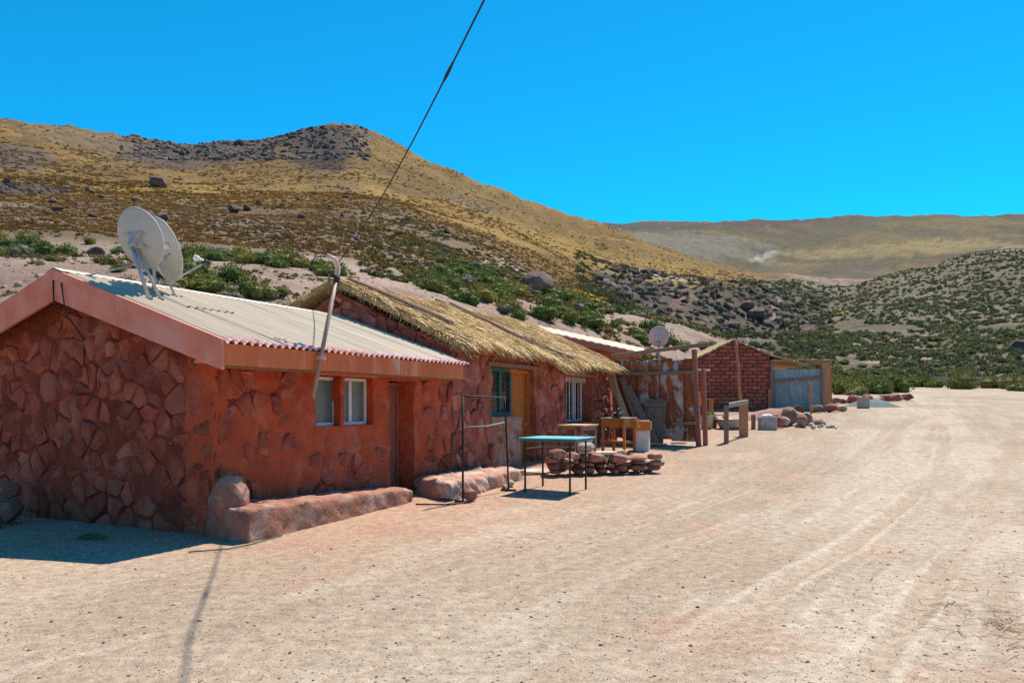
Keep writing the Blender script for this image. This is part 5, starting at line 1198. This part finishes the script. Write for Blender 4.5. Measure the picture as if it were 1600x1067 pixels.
rubble = [(8.95, 26.0, .30, .20, .22, 'clay_brick', 'flat red block right of the concrete tub'), (9.35, 26.4, .22, .2, .2, 'pale_stone', 'pale stone right behind the red block in the rubble heap'), (9.75, 26.9, .38, .3, .36, 'boulder', 'largest reddish rock of the rubble heap'), (9.3, 27.2, .26, .2, .22, 'field_stone', 'brown stone on the back of the rubble heap'), (9.9, 26.2, .26, .2, .28, 'field_stone', 'upright red stone at the front of the rubble heap'),
          (10.35, 27.0, .3, .25, .24, 'boulder', 'dark stone right of the largest rock in the rubble heap'), (9.15, 26.7, .2, .16, .18, 'dark_rock', 'dark stone on the left of the rubble heap'), (14.3, 34.4, .36, .26, .22, 'clay_brick', 'red stone at the foot of the porch plank post'), (13.6, 34.3, .34, .25, .2, 'dark_rock', 'dark stone left of the porch plank post'), (12.4, 33.2, .4, .3, .22, 'dark_rock', 'dark flat stone before the blue-grey gate'), (15.0, 35.0, .3, .22, .16, 'field_stone', 'low red stone right of the porch post')]
for k, (x, y, a, b, c, mt, lab) in enumerate(rubble): put_rock('rubble_stone', lab, 'stone', gpt(x, y), (a, b, c), 300+k, mt, random.uniform(0, 3), 'stones of the rubble heap and porch')
for k in range(16):
    x, y = 10.25+random.uniform(-.55, .6), 25.9+random.uniform(-.4, .5); q = random.uniform(.05, .12)
    put_rock('small_stone', 'small pale-green stone in the spill at the right foot of the rubble heap', 'stone', gpt(x, y), (q*1.3, q, q*.8), 330+k, 'pale_stone', random.uniform(0, 3), 'small stones spilling from the rubble heap', n=14)
for k in range(14):
    x = 15.6+k*.62+random.uniform(-.15, .15); y = 40.5+k*.42; q = random.uniform(.18, .34)
    put_rock('edge_stone', 'red stone in the low row beyond the porch', 'stone', gpt(x, y), (q*1.5, q, q*.8), 350+k, 'clay_brick' if k % 3 else 'field_stone', random.uniform(-.4, .4), 'row of red edge stones beyond the porch', n=16)

# ------------------------------------------------------------------ shrubs
def bush_arrays(seed, nleaf=520, leaf=.085, lumps=9, flat=.72):
    r = np.random.default_rng(seed)
    L = []
    for k in range(lumps):
        a = r.uniform(0, 2*np.pi); d = r.uniform(0, .62)*(k > 0); rad = r.uniform(.32, .56)
        L.append((d*np.cos(a), d*np.sin(a), r.uniform(.12, .42)*(1-.35*d), rad))
    L = np.array(L); w = L[:, 3]**2; pick = r.choice(lumps, nleaf, p=w/w.sum())
    dirs = r.normal(size=(nleaf, 3)); dirs[:, 2] = np.abs(dirs[:, 2])*1.0-.25; dirs /= np.linalg.norm(dirs, axis=1)[:, None]
    P = L[pick, :3]+dirs*L[pick, 3][:, None]*r.uniform(.72, 1.08, nleaf)[:, None]; P[:, 2] = np.maximum(P[:, 2]*flat, .02)
    nrm = dirs+r.normal(size=(nleaf, 3))*.55; nrm /= np.linalg.norm(nrm, axis=1)[:, None]
    t = np.cross(nrm, r.normal(size=(nleaf, 3))); t /= np.linalg.norm(t, axis=1)[:, None]; b = np.cross(nrm, t)
    s = leaf*r.uniform(.6, 1.4, nleaf)[:, None]; tip = dirs*leaf*r.uniform(.5, 1.6, nleaf)[:, None]
    V = np.stack([P-t*s*.55, P-b*s*.4+tip*.5, P+t*s*.55, P+b*s*.5+tip], 1).reshape(-1, 3)
    F = np.arange(nleaf*4).reshape(-1, 4)
    return V, F, L
def bush_mesh(seed, mat, nleaf=520, leaf=.085):
    V, F, L = bush_arrays(seed, nleaf, leaf)
    bm = bmesh.new()
    vs = [bm.verts.new(v) for v in V.tolist()]
    for f in F.tolist(): bm.faces.new([vs[i] for i in f])
    for (x, y, z, rad) in L.tolist():
        m = Matrix.Translation((x, y, z*.72)) @ Matrix.Diagonal((rad*.78, rad*.78, rad*.56, 1))
        bmesh.ops.create_icosphere(bm, subdivisions=1, radius=1, matrix=m)
    me = bpy.data.meshes.new('shrub'); bm.to_mesh(me); bm.free(); me.materials.append(M[mat]); return me
BUSH = {'leaf_green': [bush_mesh(s, 'leaf_green') for s in range(5)], 'leaf_olive': [bush_mesh(s+20, 'leaf_olive') for s in range(4)], 'leaf_dry': [bush_mesh(s+40, 'leaf_dry', 420, .07) for s in range(3)]}
n_shrub = 0
def place_bush(x, y, rad, mat, label, group, hs=1.0):
    global n_shrub
    o = bpy.data.objects.new('shrub', random.choice(BUSH[mat])); COL.objects.link(o)
    o.location = (x, y, Hs(x, y)-.04*rad); o.rotation_euler = (0, 0, random.uniform(0, 6.28)); o.scale = (rad*random.uniform(.85, 1.2), rad*random.uniform(.85, 1.2), rad*hs*random.uniform(.65, 1.2)); n_shrub += 1
    word = {'leaf_green': 'green', 'leaf_olive': 'yellow-green', 'leaf_dry': 'greyish'}[mat]; size = 'small ' if rad < .6 else ('broad ' if rad > .85 else '')
    if '@' in label: label = label.replace('@', size+word)
    return tag(o, label, 'shrub', group)
def pol(b, Y): return ((b-800)/1200*Y, Y)                       # image pixel column, depth -> ground x,y
def pick_mat(g, o): 
    t = random.random(); return 'leaf_green' if t < g else ('leaf_olive' if t < g+o else 'leaf_dry')
# bank behind the tin-roofed house
taken = []
def free(x, y, r): 
    if any((x-a)**2+(y-b)**2 < (.62*(r+c))**2 for a, b, c in taken): return False
    taken.append((x, y, r)); return True
def sow(n, b0, b1, y0, y1, thr, label, group, rad, g=.6, o=.25, seed=0, cond=None, hs=1.0):
    k = tries = 0
    while k < n and tries < n*60:
        tries += 1; b = random.uniform(b0, b1); Y = random.uniform(y0, y1); x, y = pol(b, Y)
        if cond is not None and not cond(b, Y): continue
        if float(fbm(np.array([x/5]), np.array([y/5]), 131+seed, 2)[0]) < thr: continue
        r = random.uniform(*rad)
        if not free(x, y, r): continue
        place_bush(x, y, r, pick_mat(g, o), label, group, hs); k += 1
sow(16, -30, 215, 32, 42, .0, '@ shrub on the crest of the pink bank left of the dishes', 'shrubs on the left bank crest', (.5, .9), hs=1.2)
sow(12, 60, 210, 20, 30, .3, '@ shrub on the bare pink bank left of the dishes', 'shrubs on the bare left bank', (.3, .55))
sow(60, 245, 525, 22.5, 40, .36, '@ shrub on the stony bank between the dishes and the thatch', 'shrubs behind the tin roof', (.4, .95), .62, .25, 3, hs=1.3)
sow(88, 665, 1135, 36, 63, .34, '@ shrub on the bank above the thatched and brick houses', 'shrubs behind the thatched house', (.55, 1.1), .66, .26, 5, hs=1.35, cond=lambda b, Y: Y > 28+(b-665)*.042+2)
sow(16, 1308, 1398, 52, 72, .0, '@ shrub left of the track head beyond the porch', 'shrubs left of the track head', (.8, 1.5), .45, .5, 7, hs=1.9)
sow(24, 1440, 1680, 57, 74, .0, '@ roadside shrub right of the track', 'shrubs right of the track', (.8, 1.5), .38, .57, 9, cond=lambda b, Y: Y > 78-(b-1400)*.085, hs=1.9)
sow(6, 1395, 1450, 76, 84, .0, '@ shrub by the low wall at the end of the track', 'shrubs at the track end', (.9, 1.4), .6, .4, 9, hs=1.7)
sow(80, 1190, 1680, 92, 128, .25, '@ shrub on the lower right-hand slope', 'shrubs on the lower right slope', (.6, 1.1), .75, .15, 11, hs=1.25)
x, y = 10.75, 27.3; place_bush(x, y, .42, 'leaf_dry', 'greyish shrub at the right end of the rubble heap', None, 1.2)
p = HW(-.75, -1.05); place_bush(p.x, p.y, .17, 'leaf_dry', 'tiny dark weed in the shade before the gable wall', None, 1.0)
place_bush(15.6, 38.6, .5, 'leaf_dry', 'dry brown weed by the gravel heap', None, .7)

# ------------------------------------------------------------------ cover too plentiful to count
def scatter(name, label, cat, arrs, X, Y, rad, cols, mat, zscale=1.0, sink=.05, tilt=0.0, parent=None):
    r = RNG; n = len(X); Z = H(X, Y); ang = r.uniform(0, 2*np.pi, n); which = r.integers(0, len(arrs), n); Vs = []; Fs = []; Cs = []; off = 0
    for k, (V, F) in enumerate(arrs):
        m = np.where(which == k)[0]
        if len(m) == 0: continue
        c, s = np.cos(ang[m])[:, None], np.sin(ang[m])[:, None]; q = rad[m][:, None]
        vx = (V[None, :, 0]*c-V[None, :, 1]*s)*q+X[m][:, None]; vy = (V[None, :, 0]*s+V[None, :, 1]*c)*q+Y[m][:, None]
        vz = V[None, :, 2]*q*zscale*r.uniform(.75, 1.25, (len(m), 1))+(Z[m]-sink*rad[m])[:, None]
        VV = np.stack([vx, vy, vz], 2).reshape(-1, 3); nv = len(V)
        Fs.append((F[None]+(np.arange(len(m))*nv)[:, None, None]).reshape(-1, F.shape[1])+off); Vs.append(VV); off += len(VV)
        Cs.append(np.repeat(cols[m], nv, 0)*r.uniform(.85, 1.15, (len(m)*nv, 1)))
    me = np_mesh(name, np.concatenate(Vs), np.concatenate(Fs), np.concatenate(Cs))
    return tag(mesh_obj(name, me, mat, parent), label, cat, None, 'stuff')
def tri_fan(seed, n=7, h=1.0):
    r = np.random.default_rng(seed); V = []; F = []
    for k in range(n):
        a = 2*np.pi*k/n+r.uniform(-.3, .3); l = r.uniform(.6, 1.1); w = .28
        o = np.array([np.cos(a), np.sin(a), 0])*.25; s = np.array([-np.sin(a), np.cos(a), 0])*w
        tip = np.array([np.cos(a)*l, np.sin(a)*l, h*r.uniform(.55, 1.0)]); V += [o-s, o+s, tip]; F.append([3*k, 3*k+1, 3*k+2])
    return np.array(V), np.array(F)
def lo_bush(seed):
    V, F, L = bush_arrays(seed, 34, .42, 5); tri = np.concatenate([F[:, [0, 1, 2]], F[:, [0, 2, 3]]]); return V, tri
def lo_rock(seed):
    me = rock_mesh(seed, (1, .8, .62), 12, .2, 0); n = len(me.vertices); V = np.zeros(n*3); me.vertices.foreach_get('co', V); me.calc_loop_triangles()
    F = np.zeros(len(me.loop_triangles)*3, int); me.loop_triangles.foreach_get('vertices', F); bpy.data.meshes.remove(me); return V.reshape(-1, 3), F.reshape(-1, 3)
TUFT = [tri_fan(s) for s in range(5)]; LOB = [lo_bush(s) for s in range(60, 66)]; LOR = [lo_rock(s) for s in range(80, 88)]
def sample(n, b0, b1, y0, y1, power=1.0):
    b = RNG.uniform(b0, b1, n); t = RNG.uniform(0, 1, n)**power; Y = y0*(y1/y0)**t
    return (b-800)/1200*Y, Y, b
def vary(base, n, amt=.25):
    return np.array(base)[None, :]*RNG.uniform(1-amt, 1+amt, (n, 1))*RNG.uniform(.92, 1.08, (n, 3))
# far shrubs of the right-hand slope
x, y, b = sample(7600, 1120, 1720, 86, 252, .9); k = (fbm(x/14, y/14, 151, 3) > .28) & (b > 1215-60*(y > 190)) ; x, y = x[k], y[k]
pal = np.where(RNG.uniform(size=len(x))[:, None] < .8, vary((.22, .22, .10), len(x), .35), vary((.28, .225, .085), len(x)))
scatter('slope_shrubs', 'countless small shrubs dotting the right-hand slope', 'shrubs', LOB, x, y, RNG.uniform(.28, .72, len(x)), pal, 'cover', 1.05)
# brush of the near bank, gully and mountain foot
x, y, b = sample(2600, 560, 1180, 40, 100, 1.0); k = (fbm(x/6, y/6, 161, 3) > .43) & (rise(x, y) > 1.2); x, y = x[k], y[k]
pal = np.where(RNG.uniform(size=len(x))[:, None] < .62, vary((.15, .17, .06), len(x)), vary((.33, .22, .07), len(x)))
scatter('bank_brush', 'low brush and yellow tufts covering the bank above the houses', 'brush', LOB, x, y, RNG.uniform(.16, .42, len(x)), pal, 'cover', .8)
x, y, b = sample(2200, 900, 1300, 95, 230, 1.0); k = (fbm(x/12, y/12, 165, 3) > .42); x, y = x[k], y[k]
scatter('gully_brush', 'dull green brush in the gully at the mountain foot', 'brush', LOB, x, y, RNG.uniform(.4, 1.0, len(x)), vary((.155, .155, .08), len(x)), 'cover', .8)
x, y, b = sample(1300, -60, 560, 15.5, 46, .8); k = (rise(x, y) > .9) & (fbm(x/3, y/3, 168, 3) > .42); x, y = x[k], y[k]
scatter('bank_weeds', 'tiny dry weeds and tufts scattered on the bank behind the tin roof', 'weeds', TUFT+LOB[:2], x, y, RNG.uniform(.08, .22, len(x)), vary((.20, .17, .075), len(x), .4), 'cover', .9)
# dry grass of the mountain
x, y, b = sample(52000, -80, 1180, 46, 450, .85); k = (rise(x, y) > 3) & (fbm(x/16, y/16, 171, 3) > .36) & ~((b > 930) & (y < 185)) & ((y < 150) | (RNG.uniform(size=len(x)) < .45)); x, y = x[k], y[k]
g = fbm(x/30, y/30, 175, 3)[:, None]; pal = vary((.30, .185, .066), len(x), .25)*(g > .45)+vary((.23, .148, .058), len(x), .25)*(g <= .45)
scatter('bunch_grass', 'golden bunch grass covering the mountain slope', 'grass', TUFT, x, y, RNG.uniform(.30, .75, len(x))*np.clip(y/150, .55, 1.25), pal, 'cover', .42)
x, y, b = sample(14000, -80, 1180, 50, 200, .8); k = (rise(x, y) > 3) & (fbm(x/10, y/10, 181, 3) > .46) & (b < 900); x, y = x[k], y[k]
scatter('slope_scree', 'loose brown stones strewn over the lower mountain slope', 'stones', LOR, x, y, RNG.uniform(.12, .42, len(x))**1.0*RNG.choice([1, 1, 1, 1.7], len(x)), vary((.17, .115, .08), len(x), .35), 'scree', .9, .2)
x, y, b = sample(5200, -80, 1180, 15, 66, .75); k = (rise(x, y) > .6); x, y = x[k], y[k]
scatter('bank_stones', 'small stones strewn over the bank behind the houses', 'stones', LOR, x, y, RNG.uniform(.03, .13, len(x))*RNG.choice([1, 1, 1, 1, 2], len(x)), vary((.36, .25, .195), len(x), .3), 'scree', .9, .2)
# rocks of the crest and the gully walls
x, y, b = sample(5000, -60, 620, 270, 440, 1.0); z = H(x, y); E_ = image_row(y, z); k = ((b > 190) & (b < 575) & (E_ < 250) & (E_ > 196)) | ((b < 110) & (E_ < 262) & (E_ > 225)); x, y = x[k], y[k]
scatter('crest_rocks', 'dark broken rocks on the mountain crest', 'rocks', LOR, x, y, RNG.uniform(.6, 2.4, len(x)), vary((.13, .105, .095), len(x), .35), 'scree', .9, .2)
x, y, b = sample(600, 930, 1300, 150, 222, 1.0); x, y = x, y
scatter('gully_rocks', 'dark rock rubble on the gully walls', 'rocks', LOR, x, y, RNG.uniform(.4, 2.4, len(x)), vary((.105, .08, .066), len(x), .4), 'scree', 1.3, .25)
x, y, b = sample(900, -40, 115, 78, 112, 1.0); z = H(x, y); E_ = image_row(y, z); k = (E_ > 284) & (E_ < 303); x, y = x[k], y[k]
scatter('outcrop_rocks', 'dark rocky outcrop on the spur at the left edge', 'rocks', LOR, x, y, RNG.uniform(.5, 1.5, len(x)), vary((.085, .062, .052), len(x), .3), 'scree', 1.0, .2)
# grit, twigs and pebbles of the yard
x, y, b = sample(15000, -80, 1750, 3.4, 60, .8); k = (rise(x, y) < .3) & (((x+3.37)*.9-(y-8.7)*.435 > 1.0) | (y < 8)); x, y = x[k], y[k]
pick = RNG.uniform(size=len(x))[:, None]; pal = np.where(pick < .55, vary((.20, .13, .10), len(x), .4), np.where(pick < .8, vary((.42, .32, .25), len(x)), vary((.10, .085, .08), len(x))))
x2, y2, b2 = sample(12000, -150, 1750, 3.2, 16, .9); k = ((x2+3.37)*.9-(y2-8.7)*.435 > 1.0) | (y2 < 8); x2, y2 = x2[k], y2[k]
scatter('fine_gravel', 'fine gravel and crumbs on the trodden dirt of the foreground', 'gravel', LOR[:4], x2, y2, RNG.uniform(.0025, .0075, len(x2)), vary((.26, .185, .14), len(x2), .55), 'scree', .9, .1)
scatter('pebbles', 'small stones and clods scattered over the dirt track', 'pebbles', LOR, x, y, RNG.uniform(.003, .009, len(x))*RNG.choice([1, 1, 1, 1, 1.3, 1.6, 3.0], len(x)), pal, 'scree', .9, .1)
nt_ = 420; a = RNG.uniform(0, 2*np.pi, nt_); q = np.abs(RNG.normal(0, .5, nt_)); x = 3.3+np.cos(a)*q*.55+.9*RNG.integers(0, 2, nt_)*RNG.uniform(0, 1, nt_); y = 5.1+np.sin(a)*q*1.3
twig = [(np.array([[-1, -.03, .02], [1, -.02, .12], [1, .02, .12], [-1, .03, .02], [0, 0, .1]]), np.array([[0, 1, 4], [1, 2, 4], [2, 3, 4], [3, 0, 4]])), (np.array([[-1, -.03, .02], [.2, .2, .2], [1, .5, .05], [.2, .26, .2], [-1, .04, .02]]), np.array([[0, 1, 3], [1, 2, 3], [0, 3, 4]]))]
scatter('dry_twigs', 'dry twigs and stalks lying in a patch at the right of the track', 'twigs', twig, x, y, RNG.uniform(.03, .11, nt_), vary((.26, .18, .12), nt_, .5), 'scree', 1.0, 0)
nt_ = 260; x = 4.55+RNG.normal(0, .35, nt_); y = 5.4+RNG.normal(0, .9, nt_)
scatter('slate_chips', 'dark slaty chips at the lower right edge of the track', 'stones', LOR, x, y, RNG.uniform(.012, .045, nt_), vary((.16, .15, .16), nt_, .5), 'scree', .45, .1)
# single rocks one can tell apart
put_rock('boulder', 'huge reddish boulder on the bank above the thatched house', 'boulder', (*pol(836, 58), Hs(*pol(836, 58))), (1.65, 1.3, .95), 501, 'dark_rock', .2, n=34, jag=.12, sink=.3)
for k, (b_, Y_, s_, lab) in enumerate([(150, 33, .42, 'standing brown rock among shrubs left of the dishes'), (72, 20, .22, 'pale pink stone on the bare bank left of the gable'), (365, 85, .9, 'dark rock pair on the slope right of the dishes'), (385, 88, .65, 'smaller dark rock beside the pair right of the dishes'), (248, 150, 2.0, 'lone brown rock on the golden flat above the dishes'), (785, 60, .35, 'small brown rock left of the huge boulder'), (905, 48, .45, 'brown rock among shrubs right below the huge boulder'), (1185, 72, .5, 'pale stone by the brick house roof line'), (1590, 104, 1.3, 'red-brown rock outcrop at the right edge of the slope'), (1183, 178, 2.6, 'dark crag in the gully below the pale scree'), (1168, 182, 1.9, 'smaller dark crag left of the gully crag')]):
    x, y = pol(b_, Y_); put_rock('hill_rock', lab, 'rock', (x, y, Hs(x, y)), (s_, s_*.8, s_*.7), 510+k, 'dark_rock' if k != 1 else 'pale_stone', k*.7, sink=.3)
for k in range(34):
    b_ = random.uniform(0, 700); Y_ = random.uniform(62, 130); x, y = pol(b_, Y_); s_ = random.uniform(.25, .7)
    put_rock('slope_rock', 'brown rock lying on the stony lower mountain slope', 'rock', (x, y, Hs(x, y)), (s_*1.3, s_, s_*.7), 540+k % 12, 'dark_rock', random.uniform(0, 3), 'rocks on the lower mountain slope', n=18, sink=.35)
# low wall at the track end and the guard rail of the upper road
lw = thing('low_wall', 'long low grey roadside wall behind the shrubs at the end of the track', 'wall', gpt(43.5, 84.5))
a0 = Vector((40.5, 84.0)); a1 = Vector((66, 79.5)); nseg = 13
for k in range(nseg):
    p0 = a0.lerp(a1, k/nseg); p1 = a0.lerp(a1, (k+.985)/nseg); z0_ = Hs(p0.x, p0.y); z1_ = Hs(p1.x, p1.y)
    MB().beam(Vector((p0.x, p0.y, z0_+.45))-lw.location, Vector((p1.x, p1.y, z1_+.45))-lw.location, .35, .9).build('wall_block', 'concrete', lw, bevel=.03)
gr_ = thing('guard_rail', 'distant guard rail along the upper road on the right skyline of the slope', 'guard rail', (*pol(1500, 243), Hs(*pol(1500, 243))))
prev = None
for k in range(26):
    b_ = 1470+k*9; x, y = pol(b_, 243.0); z_ = Hs(x, y); q = Vector((x, y, z_))-gr_.location
    MB().box(q.x-.12, q.x+.12, q.y-.12, q.y+.12, q.z-1.0, q.z+1.1).build('post', 'old_wood', gr_)
    if prev is not None: MB().beam(prev+Vector((0, -.15, 1.15)), q+Vector((0, -.15, 1.15)), .06, .16).build('rail', 'old_wood', gr_)
    prev = q
